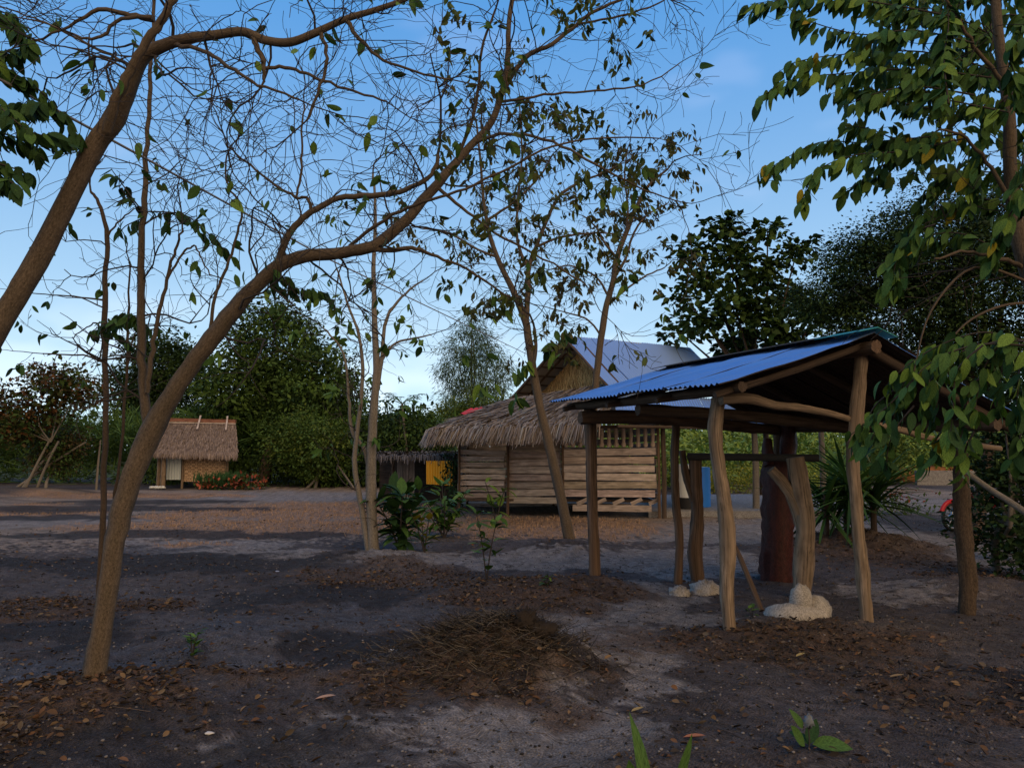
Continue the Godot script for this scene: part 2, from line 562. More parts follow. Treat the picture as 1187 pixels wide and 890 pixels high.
# the rest of the builders follow in the order of _ready
func _ready() -> void:
	rng.seed = 20240
	nz.seed = 5; nz.noise_type = FastNoiseLite.TYPE_SIMPLEX_SMOOTH; nz.frequency = 1.0; nz.fractal_octaves = 3
	nf.seed = 9; nf.noise_type = FastNoiseLite.TYPE_SIMPLEX_SMOOTH; nf.frequency = 1.0; nf.fractal_octaves = 2
	# camera, sky, sun, exposure
	var cam := Camera3D.new()
	cam.name = "camera"
	cam.position = Vector3(0, EYE, 0)
	cam.rotation_degrees = Vector3(PITCH, 0, 0)
	cam.fov = rad_to_deg(2.0 * atan(445.0 / F))
	cam.near = 0.05
	cam.far = 1500.0
	add_child(cam)
	cam.current = true
	var env := Environment.new()
	env.background_mode = Environment.BG_SKY
	var sm := ProceduralSkyMaterial.new()
	sm.sky_top_color = Color(0.185, 0.52, 0.81)
	sm.sky_horizon_color = Color(0.85, 0.965, 1.0)
	sm.sky_curve = 0.19
	sm.ground_bottom_color = Color(0.20, 0.18, 0.17)
	sm.ground_horizon_color = Color(0.55, 0.60, 0.62)
	sm.sun_angle_max = 1.0
	sm.sky_cover = ImageTexture.create_from_image(cloud_image())
	sm.sky_cover_modulate = Color(1, 1, 1, 1)
	var sky := Sky.new()
	sky.sky_material = sm
	env.sky = sky
	env.background_energy_multiplier = 1.18
	env.tonemap_mode = Environment.TONE_MAPPER_LINEAR
	env.tonemap_exposure = 1.0
	env.sdfgi_enabled = true
	env.ssao_enabled = true
	env.ssil_enabled = true
	var we := WorldEnvironment.new()
	we.name = "world_environment"
	we.environment = env
	add_child(we)
	var sun := DirectionalLight3D.new()
	sun.name = "sun"
	sun.light_color = Color(1.0, 0.87, 0.72)
	sun.light_energy = 0.48
	sun.light_angular_distance = 60.0
	sun.shadow_enabled = true
	sun.rotation_degrees = Vector3(-32, 24, 0)
	add_child(sun)

	make_materials()
	leaf_full = leaf_mesh(0.46, 6, 0.28, 0.22)
	leaf_kinds = [leaf_full, leaf_mesh(0.40, 6, 0.55, 0.35), leaf_mesh(0.52, 6, 0.05, 0.12), leaf_mesh(0.36, 6, 0.35, 0.6), leaf_mesh(0.46, 6, -0.2, 0.3)]
	leaf_soft = leaf_mesh(0.42, 4, 0.35, 0.45)
	leaf_dry = leaf_mesh(0.45, 4, -0.25, 0.9)
	leaf_low = leaf_mesh(0.5, 2, 0.2, 0.4)
	lay_of_the_land()
	build_ground()
	build_background()
	build_house()
	build_hut()
	build_slab_things()
	build_shed()
	build_foreground_trees()
	build_right_tree()
	build_shrubs()
	build_litter()

func cloud_image() -> Image:
	var n := FastNoiseLite.new()
	n.seed = 3; n.noise_type = FastNoiseLite.TYPE_SIMPLEX_SMOOTH; n.frequency = 1.0; n.fractal_octaves = 5
	var w := 1024
	var h := 512
	var im := Image.create(w, h, false, Image.FORMAT_RGBA8)
	for y in h / 2:
		var el := (0.5 - (y + 0.5) / h) * PI
		for x in w:
			var az := TAU * x / w
			var d := Vector3(cos(az) * cos(el), sin(el), sin(az) * cos(el))
			var wisp := n.get_noise_3d(d.x * 3.0, d.y * 14.0, d.z * 3.0)
			var heap := n.get_noise_3d(d.x * 6.0 + 9.0, d.y * 16.0, d.z * 6.0)
			var a := clampf((wisp - 0.28) * 1.0, 0.0, 0.16)
			a += clampf((heap + 0.25) * 1.8, 0.0, 0.55) * clampf((0.20 - el) / 0.14, 0.0, 1.0)
			im.set_pixel(x, y, Color(0.62, 0.55, 0.52, clampf(a, 0, 0.8)))
	return im

func mound_at(px: float, py: float, rx: float, rz: float, h: float) -> void:
	var r := ray(px, py)
	var p := Vector3(0, EYE, 0) + r * (EYE / -r.y)
	mounds.append([p.x, p.z, rx, rz, h])

func lay_of_the_land() -> void:
	mound_at(100, 815, 0.9, 0.6, 0.13)
	mound_at(565, 772, 0.72, 0.52, 0.30)
	mound_at(655, 765, 0.4, 0.35, 0.10)
	mound_at(275, 745, 0.55, 0.4, 0.10)
	mound_at(690, 684, 0.6, 0.5, 0.10)
	mound_at(600, 688, 1.1, 0.6, 0.12)
	mound_at(660, 640, 0.8, 0.8, 0.16)
	mound_at(432, 650, 1.2, 0.9, 0.12)
	mound_at(995, 640, 1.3, 1.0, 0.34)
	mound_at(1130, 690, 0.9, 0.8, 0.16)
	mound_at(925, 735, 1.2, 0.6, 0.09)
	mound_at(1175, 790, 0.6, 0.3, 0.07)
	mound_at(300, 785, 0.9, 0.2, 0.06)
	mound_at(30, 572, 3.0, 2.0, 0.25)
	# soil patches: [px, py, half width px, half height px, kind, strength]; 0 pale sand, 1 leaf litter, 2 charred, 3 grey ash, 4 dry turf, 5 tan sand of the clearing
	for e in [[240, 596, 420, 30, 5, 1.0], [700, 600, 260, 22, 5, 1.0], [1060, 580, 160, 20, 5, 1.0], [640, 845, 110, 45, 0, 0.9], [745, 760, 60, 45, 0, 0.8], [755, 700, 55, 25, 0, 0.9], [800, 652, 100, 16, 0, 1.0], [1050, 632, 90, 34, 0, 1.0], [1080, 585, 90, 14, 0, 0.9], [620, 652, 90, 10, 0, 0.8], [480, 655, 90, 8, 0, 0.7],
			[330, 576, 190, 5, 0, 0.9], [60, 606, 110, 6, 0, 1.0], [250, 632, 90, 6, 0, 0.7], [860, 620, 140, 12, 0, 0.9], [660, 712, 40, 14, 0, 0.6], [420, 850, 160, 25, 0, 0.35], [1040, 690, 60, 14, 0, 0.5],
			[300, 612, 210, 10, 4, 1.0], [370, 592, 150, 9, 4, 1.0], [160, 575, 120, 3, 4, 1.0], [60, 595, 70, 3, 4, 0.9], [230, 632, 50, 3, 4, 0.9], [560, 800, 120, 24, 1, 0.9], [310, 785, 95, 9, 1, 1.0], [600, 690, 100, 18, 1, 1.0], [690, 690, 45, 16, 1, 1.0], [60, 705, 150, 12, 1, 0.9], [100, 825, 130, 40, 1, 0.8], [880, 750, 200, 22, 1, 0.6],
			[1090, 800, 150, 34, 1, 0.45], [450, 668, 90, 12, 1, 0.9], [220, 598, 60, 4, 4, 1.0], [640, 612, 130, 12, 4, 0.8], [1000, 640, 80, 18, 1, 0.8], [20, 590, 50, 5, 4, 1.0], [1150, 670, 60, 25, 1, 0.8],
			[180, 655, 210, 11, 2, 1.0], [90, 590, 130, 4, 2, 1.0], [170, 582, 120, 2.5, 2, 0.9], [420, 755, 80, 28, 2, 0.9], [610, 765, 60, 30, 2, 0.8], [370, 690, 110, 14, 2, 0.9], [60, 735, 110, 14, 2, 0.7], [250, 620, 60, 4, 2, 0.8], [340, 620, 70, 3, 2, 0.8], [1160, 785, 50, 14, 2, 0.9], [200, 870, 200, 30, 2, 0.5],
			[270, 740, 75, 22, 3, 1.0], [478, 648, 44, 8, 0, 1.0], [300, 642, 130, 4, 0, 0.9], [200, 628, 60, 3, 0, 0.9], [350, 600, 90, 3, 0, 0.8], [120, 620, 120, 4, 2, 1.0], [60, 600, 90, 3, 2, 0.9], [240, 590, 80, 2.5, 2, 0.9], [60, 775, 100, 14, 3, 0.9], [420, 712, 80, 10, 3, 0.9], [160, 640, 60, 4, 3, 0.8], [700, 860, 80, 25, 3, 0.4]]:
		var a := ray(e[0], e[1] - e[3])
		var b := ray(e[0], e[1] + e[3])
		var c := ray(e[0], e[1])
		var pa := a * (EYE / -a.y)
		var pb := b * (EYE / -b.y)
		var pc := c * (EYE / -c.y)
		patches.append([pc.x, (pa.z + pb.z) / 2, maxf(e[2] * -pc.z / F, 0.1), maxf(absf(pa.z - pb.z) / 2, 0.1), e[4], e[5]])

func soil(x: float, z: float) -> Array:
	# [colour, litter share]
	var w := [0.0, 0.0, 0.0, 0.0, 0.0, 0.0]
	var wx := x + nz.get_noise_2d(x * 0.9, z * 0.9 + 40.0) * 0.6
	var wz := z + nz.get_noise_2d(x * 0.9 + 70.0, z * 0.9) * 0.6
	for p in patches:
		var dx: float = (wx - p[0]) / p[2]
		var dz: float = (wz - p[1]) / p[3]
		var q := dx * dx + dz * dz
		if q < 2.2:
			var k: int = p[4]
			w[k] = maxf(w[k], p[5] * clampf(1.5 - q, 0.0, 1.0))
	var n1 := nz.get_noise_2d(x * 0.55 + 12.0, z * 0.55)
	var n2 := nz.get_noise_2d(x * 2.6, z * 2.6 + 31.0)
	var n3 := nz.get_noise_2d(x * 9.0, z * 9.0 + 11.0)
	var col := Color(0.160, 0.142, 0.143).lerp(Color(0.088, 0.077, 0.078), clampf(0.5 + n1 * 0.9 + n2 * 0.4, 0, 1))
	if z < -45.0:
		col = Color(0.10, 0.12, 0.05)
	var n4 := nf.get_noise_2d(x * 21.0, z * 21.0)
	var edge := 0.45 * n2 + 0.40 * n3 + 0.45 * n4
	var cut := func(a: float) -> float: return clampf((a * 1.25 + edge - 0.28) / 0.28, 0.0, 1.0) if a > 0.02 else 0.0
	col = col.lerp(Color(0.40, 0.33, 0.275), cut.call(w[5]) * 0.85)
	col = col.lerp(Color(0.34, 0.32, 0.315), cut.call(w[0]) * 0.85)
	col = col.lerp(Color(0.135, 0.092, 0.068), cut.call(w[1]) * 0.8)
	col = col.lerp(Color(0.40, 0.265, 0.185), cut.call(w[4]) * 0.85)
	col = col.lerp(Color(0.042, 0.041, 0.046), cut.call(w[2]) * 0.85)
	col = col.lerp(Color(0.135, 0.137, 0.155), cut.call(w[3]) * 0.8)
	var k2 := 1.0 + 0.35 * n3 + 0.25 * n2 + 0.3 * n4
	col = Color(col.r * k2, col.g * k2, col.b * k2)
	return [col, clampf(w[1] + 0.26 + n1 * 0.25 - w[0] * 0.6 + edge * 0.3, 0.05, 1.0)]

func build_ground() -> void:
	var xs := []
	var zs := []
	var x := 0.0
	while x < 8.0:
		xs.append(x); x += 0.05
	var st := 0.06
	while x < 400.0:
		xs.append(x); st *= 1.10; x += st
	var cols := []
	for i in range(xs.size() - 1, 0, -1):
		cols.append(-xs[i])
	cols.append_array(xs)
	var z := 4.0
	while z > -13.0:
		zs.append(z); z -= 0.05 if z < -3.0 else 0.2
	st = 0.06
	while z > -500.0:
		zs.append(z); st *= 1.035; z -= st
	var mb := MB.new()
	var nx := cols.size()
	for zz in zs:
		for xx in cols:
			mb.vert(Vector3(xx, gh(xx, zz), zz), Vector3.UP, soil(xx, zz)[0], Vector2(xx, zz))
	for j in zs.size() - 1:
		for i in nx - 1:
			var a := j * nx + i
			mb.tri(a, a + nx, a + 1); mb.tri(a + 1, a + nx, a + nx + 1)
	for j in zs.size():
		for i in nx:
			var a := j * nx + i
			var l := mb.v[j * nx + maxi(i - 1, 0)]
			var r := mb.v[j * nx + mini(i + 1, nx - 1)]
			var f := mb.v[mini(j + 1, zs.size() - 1) * nx + i]
			var b := mb.v[maxi(j - 1, 0) * nx + i]
			var nn := (r - l).cross(b - f).normalized()
			mb.n[a] = nn if nn.y > 0 else -nn
	structure("ground", mb, M.ground)

# ---------------------------------------------------------------- far trees and fields
func build_background() -> void:
	var clump := spray_mesh(26, 0.30, 0.45, 1.0, 0.25, 1)
	var fine := spray_mesh(46, 0.17, 0.5, 1.0, 0.2, 2)
	var thin := spray_mesh(34, 0.36, 0.12, 1.1, 0.9, 3)
	var blades := spray_mesh(30, 0.75, 0.06, 0.8, -0.9, 4)
	var g1 := Color(0.068, 0.120, 0.034); var g2 := Color(0.100, 0.175, 0.042); var g3 := Color(0.038, 0.074, 0.028)
	var g4 := Color(0.15, 0.20, 0.045); var br := Color(0.16, 0.075, 0.03); var br2 := Color(0.10, 0.075, 0.035)
	# great dome of a mango tree behind the hut
	var d := 38.0
	far_tree("mango_tree", "large dense dark green domed tree behind the small thatched hut", "tree", G(302, 563), [[P(318, 400, d + 1), 2.4, 2.2, 2.4], [P(280, 455, d), 2.0, 2.0, 2.2], [P(365, 450, d), 2.2, 2.4, 2.4], [P(330, 480, d + 1), 3.2, 2.2, 2.4], [P(260, 500, d + 1.5), 1.6, 1.8, 1.8], [P(388, 500, d + 1), 1.6, 2.2, 1.8]], 1900, clump, 0.85, [g1, g2, g3, g2], 0.28, "far trees along the clearing")
	far_tree("broadleaf_tree", "dark round-topped tree between the brown tree and the domed mango", "tree", G(196, 556), [[P(178, 425, 44), 2.3, 1.8, 2.2], [P(215, 432, 44), 1.8, 1.6, 2.0], [P(150, 455, 44), 1.4, 1.3, 1.6], [P(190, 470, 44), 2.4, 1.6, 2.0]], 800, clump, 0.85, [g3, g1, g3], 0.2, "far trees along the clearing", null, 0.12)
	far_tree("brown_leaf_tree", "tree with rusty brown leaves and slim pale trunks at the clearing edge", "tree", G(28, 572), [[P(62, 440, 29), 1.0, 0.6, 1.0], [P(92, 452, 29), 0.8, 0.55, 0.9], [P(45, 475, 29), 0.9, 0.55, 0.9], [P(15, 500, 29), 0.9, 0.5, 0.9], [P(-10, 470, 29), 0.8, 0.7, 0.9]], 400, spray_mesh(18, 0.28, 0.55, 1.0, 0.2, 14), 0.7, [br, br2, Color(0.085, 0.10, 0.035), g1], 0.05, "far trees along the clearing", M.pale_bark, 0.2, 4)
	far_tree("slim_tree", "small tree with pale forked trunk and thin brown-green foliage", "tree", G(52, 572), [[P(60, 530, 30), 0.9, 0.6, 0.8], [P(75, 510, 30), 0.7, 0.6, 0.7]], 150, fine, 0.7, [br2, g1], 0.06, "far trees along the clearing", M.pale_bark, 0.1)
	far_tree("round_bush_tree", "bright green bushy tree propped by a slanting pole", "tree", G(365, 565), [[P(370, 515, 34), 1.5, 1.1, 1.3], [P(345, 505, 34.5), 1.2, 1.1, 1.2], [P(400, 520, 34), 1.2, 1.1, 1.2], [P(375, 540, 34.5), 1.8, 0.7, 1.2]], 560, fine, 0.8, [g2, g2, g4, g1], 0.06, "far trees along the clearing", M.pale_bark, 0.05, 2)
	far_tree("shade_tree", "dark green tree standing behind the papaya palm and the yellow sheet", "tree", G(455, 566), [[P(470, 510, 33), 1.6, 1.2, 1.5], [P(440, 505, 34), 1.4, 1.3, 1.4], [P(500, 512, 33), 1.2, 1.0, 1.2], [P(425, 535, 34), 1.4, 1.0, 1.2]], 640, clump, 0.62, [g1, g3, g2], 0.12, "far trees along the clearing")
	far_tree("eucalyptus_tree", "tall feathery grey-green eucalyptus rising behind the thatch roof", "tree", G(545, 548), [[P(548, 395, 58), 1.5, 1.5, 1.4], [P(530, 425, 58), 1.7, 1.8, 1.6], [P(565, 432, 58), 1.8, 2.0, 1.6], [P(545, 465, 58), 2.4, 2.0, 2.0], [P(547, 372, 58), 0.6, 0.9, 0.6]], 620, thin, 1.15, [Color(0.10, 0.17, 0.10), Color(0.13, 0.20, 0.11), Color(0.08, 0.14, 0.08)], 0.16, "", M.pale_bark, 0.22)
	far_tree("young_tree", "light green young tree between the eucalyptus and the thatch roof", "tree", G(560, 556), [[P(555, 480, 40), 1.6, 0.9, 1.3], [P(525, 485, 40), 1.2, 0.8, 1.2], [P(585, 478, 40), 0.9, 0.8, 1.0]], 330, fine, 0.85, [g4, g2, g4], 0.08, "", M.pale_bark, 0.1)
	# broad-leaved tree behind the shed roof
	var hl := []
	for e in [[880, 318, 0.65], [835, 262, 0.45], [800, 292, 0.4], [850, 290, 0.6], [890, 268, 0.4], [925, 292, 0.45], [820, 325, 0.55], [790, 345, 0.35], [850, 350, 0.6], [915, 345, 0.6], [945, 365, 0.5], [880, 372, 0.7], [815, 375, 0.55], [785, 385, 0.3], [850, 398, 0.6], [915, 395, 0.6]]:
		hl.append([P(e[0], e[1], 22 + rng.randf_range(-0.7, 0.7)), e[2] * 1.25, e[2] * 0.6, e[2]])
	far_tree("broadleaf_tree", "open-branched broad-leaved tree rising behind the shed's metal roof", "tree", G(879, 578), hl, 520, spray_mesh(13, 0.40, 0.6, 0.75, 0.15, 6, 3), 0.60, [g3, g1, g1, g2], 0.10, "", null, 0.12)
	far_tree("tamarind_tree", "dark fine-leaved tree spreading over the shed ridge", "tree", G(1128, 625), [[P(1140, 330, 16), 1.5, 1.3, 1.3], [P(1010, 310, 16), 1.1, 0.75, 1.1], [P(1080, 290, 16), 1.5, 1.1, 1.3], [P(960, 345, 16), 0.8, 0.5, 0.8], [P(1040, 365, 16), 1.6, 0.7, 1.2], [P(1190, 260, 16), 1.3, 1.3, 1.2], [P(1180, 420, 16), 1.2, 0.9, 1.0], [P(1110, 410, 16.5), 1.2, 0.6, 1.0]], 3600, spray_mesh(44, 0.12, 0.55, 0.75, 0.2, 7), 0.62, [g3, Color(0.028, 0.052, 0.022), g1], 0.13, "", null, 0.14)
	far_tree("far_tree", "pale bushy tree in the field behind the spiky plant", "tree", G(1010, 553), [[P(1010, 530, 32), 0.9, 0.7, 0.8], [P(1030, 515, 32), 0.7, 0.6, 0.7]], 120, fine, 0.8, [g2, g4], 0.05)
	# papaya
	var pb := G(476, 567)
	var pr := thing("papaya_tree", pb, "slim papaya with pale bare stem and starry crown beside the thatch", "tree")
	var tr := traced([[476, 566, 2.2], [470, 510, 2.0], [466, 468, 1.8]], -pb.z)
	limb(pr, "trunk", tr, M.pale_bark, 7)
	var top: Vector3 = tr[0][tr[0].size() - 1]
	for i in 15:
		var a := TAU * i / 15.0 + rng.randf() * 0.3
		var dir := Vector3(cos(a), rng.randf_range(-0.15, 0.75), sin(a)).normalized()
		var e := top + dir * rng.randf_range(0.55, 0.85)
		var fm := MB.new()
		tube(fm, [top, top.lerp(e, 0.5) + Vector3(0, 0.05, 0), e], [0.015, 0.012, 0.008], 4)
		for k in 7:
			var b := (k - 3) * 0.5
			var ld := dir.rotated(Vector3.UP, b) + Vector3(0, -0.35, 0)
			leaf_shape(fm, leaf_xf(e, ld, Vector3.UP, 0.42 - absf(b) * 0.08), 0.32, 3, 0.25, 0.2, Color.WHITE)
		part("frond", fm, M.leaf, pr)
	# props leaning on the bushy tree
	var pole := MB.new()
	tube(pole, [P(410, 566, 32), P(392, 540, 33.2)], [0.05, 0.04], 6)
	solo("prop_pole", pole, M.pale_bark, G(410, 566), "thin pale pole slanting against the bright green bushy tree", "pole")
	var pole2 := MB.new()
	tube(pole2, [P(111, 569, 30.5), P(113, 540, 30.5), P(116, 510, 30.5)], [0.05, 0.045, 0.03], 6)
	solo("bare_stem", pole2, M.pale_bark, G(111, 569), "pale bare stem standing before the tall green hedge", "stem")
	# tall hedge and the field, too many leaves and blades to count
	hedge("tall_hedge", "tall feathery green hedge behind the clearing and the small hut", "hedge", [[-48, -38, 2.6, -14, -38.5, 3.0], [-14, -38.5, 3.2, -3, -37, 2.6]], 1700, blades, 1.0, [Color(0.11, 0.21, 0.065), Color(0.085, 0.17, 0.05), Color(0.13, 0.23, 0.07)])
	hedge("low_thicket", "dark leafy thicket under the far trees beside the hut", "thicket", [[-17, -36.5, 1.4, -6, -36, 1.5], [-6, -36, 1.6, -1.0, -31, 1.3]], 520, clump, 0.6, [g1, g3, g2])
	hedge("crop_field", "tall green crop seen between the shed posts", "crop", [[3, -36, 2.2, 26, -40, 2.5], [2, -42, 2.9, 30, -46, 3.0], [4, -32, 1.5, 14, -33, 1.7]], 1500, spray_mesh(26, 0.30, 0.4, 1.0, 0.0, 8), 0.85, [Color(0.26, 0.38, 0.09), Color(0.30, 0.42, 0.10), Color(0.20, 0.31, 0.08)])  # greens raised so the field looks sunlit; sunlight put into the colour
	hedge("yellow_weeds", "yellow-flowering weeds at the edge of the green crop", "weeds", [[6.5, -29, 0.9, 12.0, -29.5, 1.0]], 260, spray_mesh(40, 0.14, 0.4, 0.9, 0.0, 9), 0.6, [Color(0.40, 0.38, 0.05), Color(0.25, 0.32, 0.06)])
	hedge("far_woodland", "distant line of trees along the horizon", "woodland", [[-120, -110, 6.0, 120, -110, 6.5]], 1400, clump, 3.4, [g1, g3, Color(0.06, 0.09, 0.05)])
	# orange spoil heap and low wall in the distance
	var hp := P(1083, 550, 40)
	var heap := MB.new()
	blob(heap, Vector3(hp.x, 0.15, hp.z), Vector3(2.6, 0.75, 1.4), 0.25, 3.0, 20, 12)
	solo("soil_heap", heap, mat(lin(0.55, 0.23, 0.10), 1.0), Vector3(hp.x, 0, hp.z), "heap of orange earth beyond the sandy track", "heap")
	var wl := MB.new()
	beam(wl, P(1062, 552, 36) * Vector3(1, 0, 1) + Vector3(0, 0.32, 0), P(1150, 552, 36) * Vector3(1, 0, 1) + Vector3(0, 0.32, 0), 0.2, 0.7)
	solo("low_wall", wl, M.concrete, P(1105, 552, 36) * Vector3(1, 0, 1), "low pale wall in front of the orange earth heap", "wall")

func hedge(called: String, label: String, category: String, runs: Array, count: int, clump: Mesh, size: float, cols: Array) -> void:
	var xs := []
	var cs := []
	var total := 0.0
	for r in runs:
		total += Vector2(r[3] - r[0], r[4] - r[1]).length() * r[2]
	for r in runs:
		var n := int(count * Vector2(r[3] - r[0], r[4] - r[1]).length() * r[2] / total)
		for i in n:
			var t := rng.randf()
			var x := lerpf(r[0], r[3], t)
			var z := lerpf(r[1], r[4], t) + rng.randfn() * 0.9
			var h: float = lerpf(r[2], r[5], t) * (1.0 + 0.25 * nz.get_noise_1d(x * 0.5) + 0.12 * nz.get_noise_1d(x * 2.0))
			var s := size * rng.randf_range(0.7, 1.4)
			xs.append(Transform3D(Basis.from_euler(Vector3(rng.randfn() * 0.3, rng.randf() * TAU, rng.randfn() * 0.3)).scaled(Vector3(s, s, s)), Vector3(x, h * pow(rng.randf(), 0.7), z)))
			var k := rng.randf_range(0.75, 1.3)
			var c: Color = cols[rng.randi() % cols.size()]
			cs.append(Color(c.r * k, c.g * k, c.b * k))
	var o := many(called, clump, M.leaf_far, xs, cs)
	meta(o, label, category)

func blob(mb: MB, c: Vector3, r: Vector3, rough: float, freq: float, nu := 20, nv := 12, col := Color.WHITE) -> void:
	var first := mb.v.size()
	for j in nv + 1:
		var b := PI * j / nv - PI / 2
		for i in nu + 1:
			var a := TAU * (i % nu) / nu
			var u := Vector3(cos(b) * cos(a), sin(b), cos(b) * sin(a))
			var k := 1.0 + rough * nz.get_noise_3d(u.x * freq + c.x, u.y * freq, u.z * freq + c.z)
			mb.vert(c + Vector3(u.x * r.x, u.y * r.y, u.z * r.z) * k, Vector3(u.x / r.x, u.y / r.y, u.z / r.z).normalized(), col, Vector2(a, b))
	for j in nv:
		for i in nu:
			var a := first + j * (nu + 1) + i
			mb.tri(a, a + nu + 1, a + 1); mb.tri(a + 1, a + nu + 1, a + nu + 2)

# ---------------------------------------------------------------- sheets, straw, planks
func corrugated(mb: MB, a: Vector3, b: Vector3, c: Vector3, d: Vector3, pitch: float, amp: float, sag := 0.0, rows := 6, col := Color.WHITE) -> void:
	# a-b along the eave, d-c along the ridge; waves run from eave to ridge
	var w := (b - a).length()
	var n := int(w / pitch * 6.0)
	var nn := (b - a).cross(d - a).normalized()
	if nn.y < 0: nn = -nn
	var t := (b - a).normalized()
	var first := mb.v.size()
	for j in rows + 1:
		var v := float(j) / rows
		for i in n + 1:
			var u := float(i) / n
			var ph := u * w / pitch * TAU
			var p := a.lerp(b, u).lerp(d.lerp(c, u), v)
			p += nn * (amp * sin(ph) - sag * sin(PI * v) + 0.012 * nz.get_noise_2d(u * w * 1.5 + a.x * 7.0, v * 3.0))
			var sn := (nn - t * amp * cos(ph) * TAU / pitch).normalized()
			mb.vert(p, sn, col, Vector2(u * w, v * 2.0))
	for j in rows:
		for i in n:
			var q := first + j * (n + 1) + i
			mb.tri(q, q + n + 1, q + 1); mb.tri(q + 1, q + n + 1, q + n + 2)

func straws(mb: MB, a: Vector3, b: Vector3, c: Vector3, d: Vector3, count: int, length: float, width: float, lift: float, shades: Array, hang := 0.0, along := -1.0) -> void:
	# strips laid on the slope a-b (eave) to d-c (top), pointing down the slope; those past the eave hang
	var nn := (b - a).cross(d - a).normalized()
	if nn.y < 0: nn = -nn
	for i in count:
		var u := rng.randf()
		var v := rng.randf() if along < 0.0 else along * rng.randf()
		var lo := a.lerp(b, u)
		var hi := d.lerp(c, u)
		var down := (lo - hi).normalized()
		var p := lo.lerp(hi, v) + nn * (lift * rng.randf() + 0.01)
		var l := length * rng.randf_range(0.5, 1.2)
		var dir := (down + Vector3(rng.randfn(), rng.randfn() * 0.5, rng.randfn()) * 0.10).normalized()
		var sd := dir.cross(nn).normalized().rotated(dir, rng.randfn() * 0.5) * width * rng.randf_range(0.5, 1.3)
		var m := p + dir * l * 0.55 + nn * rng.randf_range(0.0, 0.03)
		var past: float = maxf(0.0, l - (p - lo).length())
		var e := m + (dir + Vector3.DOWN * hang * clampf(past * 3.0, 0.0, 1.0)).normalized() * l * 0.5
		var k: Color = shades[rng.randi() % shades.size()]
		var z := rng.randf_range(0.7, 1.25)
		k = Color(k.r * z, k.g * z, k.b * z)
		var f := mb.v.size()
		for q in [p - sd, p + sd, m - sd, m + sd, e - sd * 0.35, e + sd * 0.35]:
			mb.vert(q, nn, k)
		mb.tri(f, f + 2, f + 1); mb.tri(f + 1, f + 2, f + 3)
		mb.tri(f + 2, f + 4, f + 3); mb.tri(f + 3, f + 4, f + 5)

func slope_slab(mb: MB, a: Vector3, b: Vector3, c: Vector3, d: Vector3, th: float, col := Color.WHITE) -> void:
	var nn := (b - a).cross(d - a).normalized()
	if nn.y < 0: nn = -nn
	var o := nn * th
	mb.quad_flat(d, c, b, a, col); mb.quad_flat(a - o, b - o, c - o, d - o, col)
	mb.quad_flat(a, b, b - o, a - o, col); mb.quad_flat(b, c, c - o, b - o, col)
	mb.quad_flat(c, d, d - o, c - o, col); mb.quad_flat(d, a, a - o, d - o, col)

func plank_wall(root: Node3D, a: Vector3, b: Vector3, y0: float, y1: float, rows: int, called := "plank", gap := 0.028) -> void:
	var h := (y1 - y0) / rows
	for i in rows:
		var mb := MB.new()
		var y := y0 + h * (i + 0.5)
		var k := rng.randf_range(0.62, 1.12)
		var out := (b - a).cross(Vector3.UP).normalized() * rng.randf_range(-0.012, 0.012)
		var t1 := rng.randfn() * 0.012
		beam(mb, Vector3(a.x, y + t1, a.z) + out, Vector3(b.x, y - t1, b.z) + out + (b - a).normalized() * rng.randf_range(-0.04, 0.02), 0.025, h - gap - rng.randf_range(0.0, 0.012), Color(k, k * rng.randf_range(0.94, 1.02), k * rng.randf_range(0.86, 1.0)), Vector3.UP, 0.008, 7)
		part(called, mb, M.plank, root)

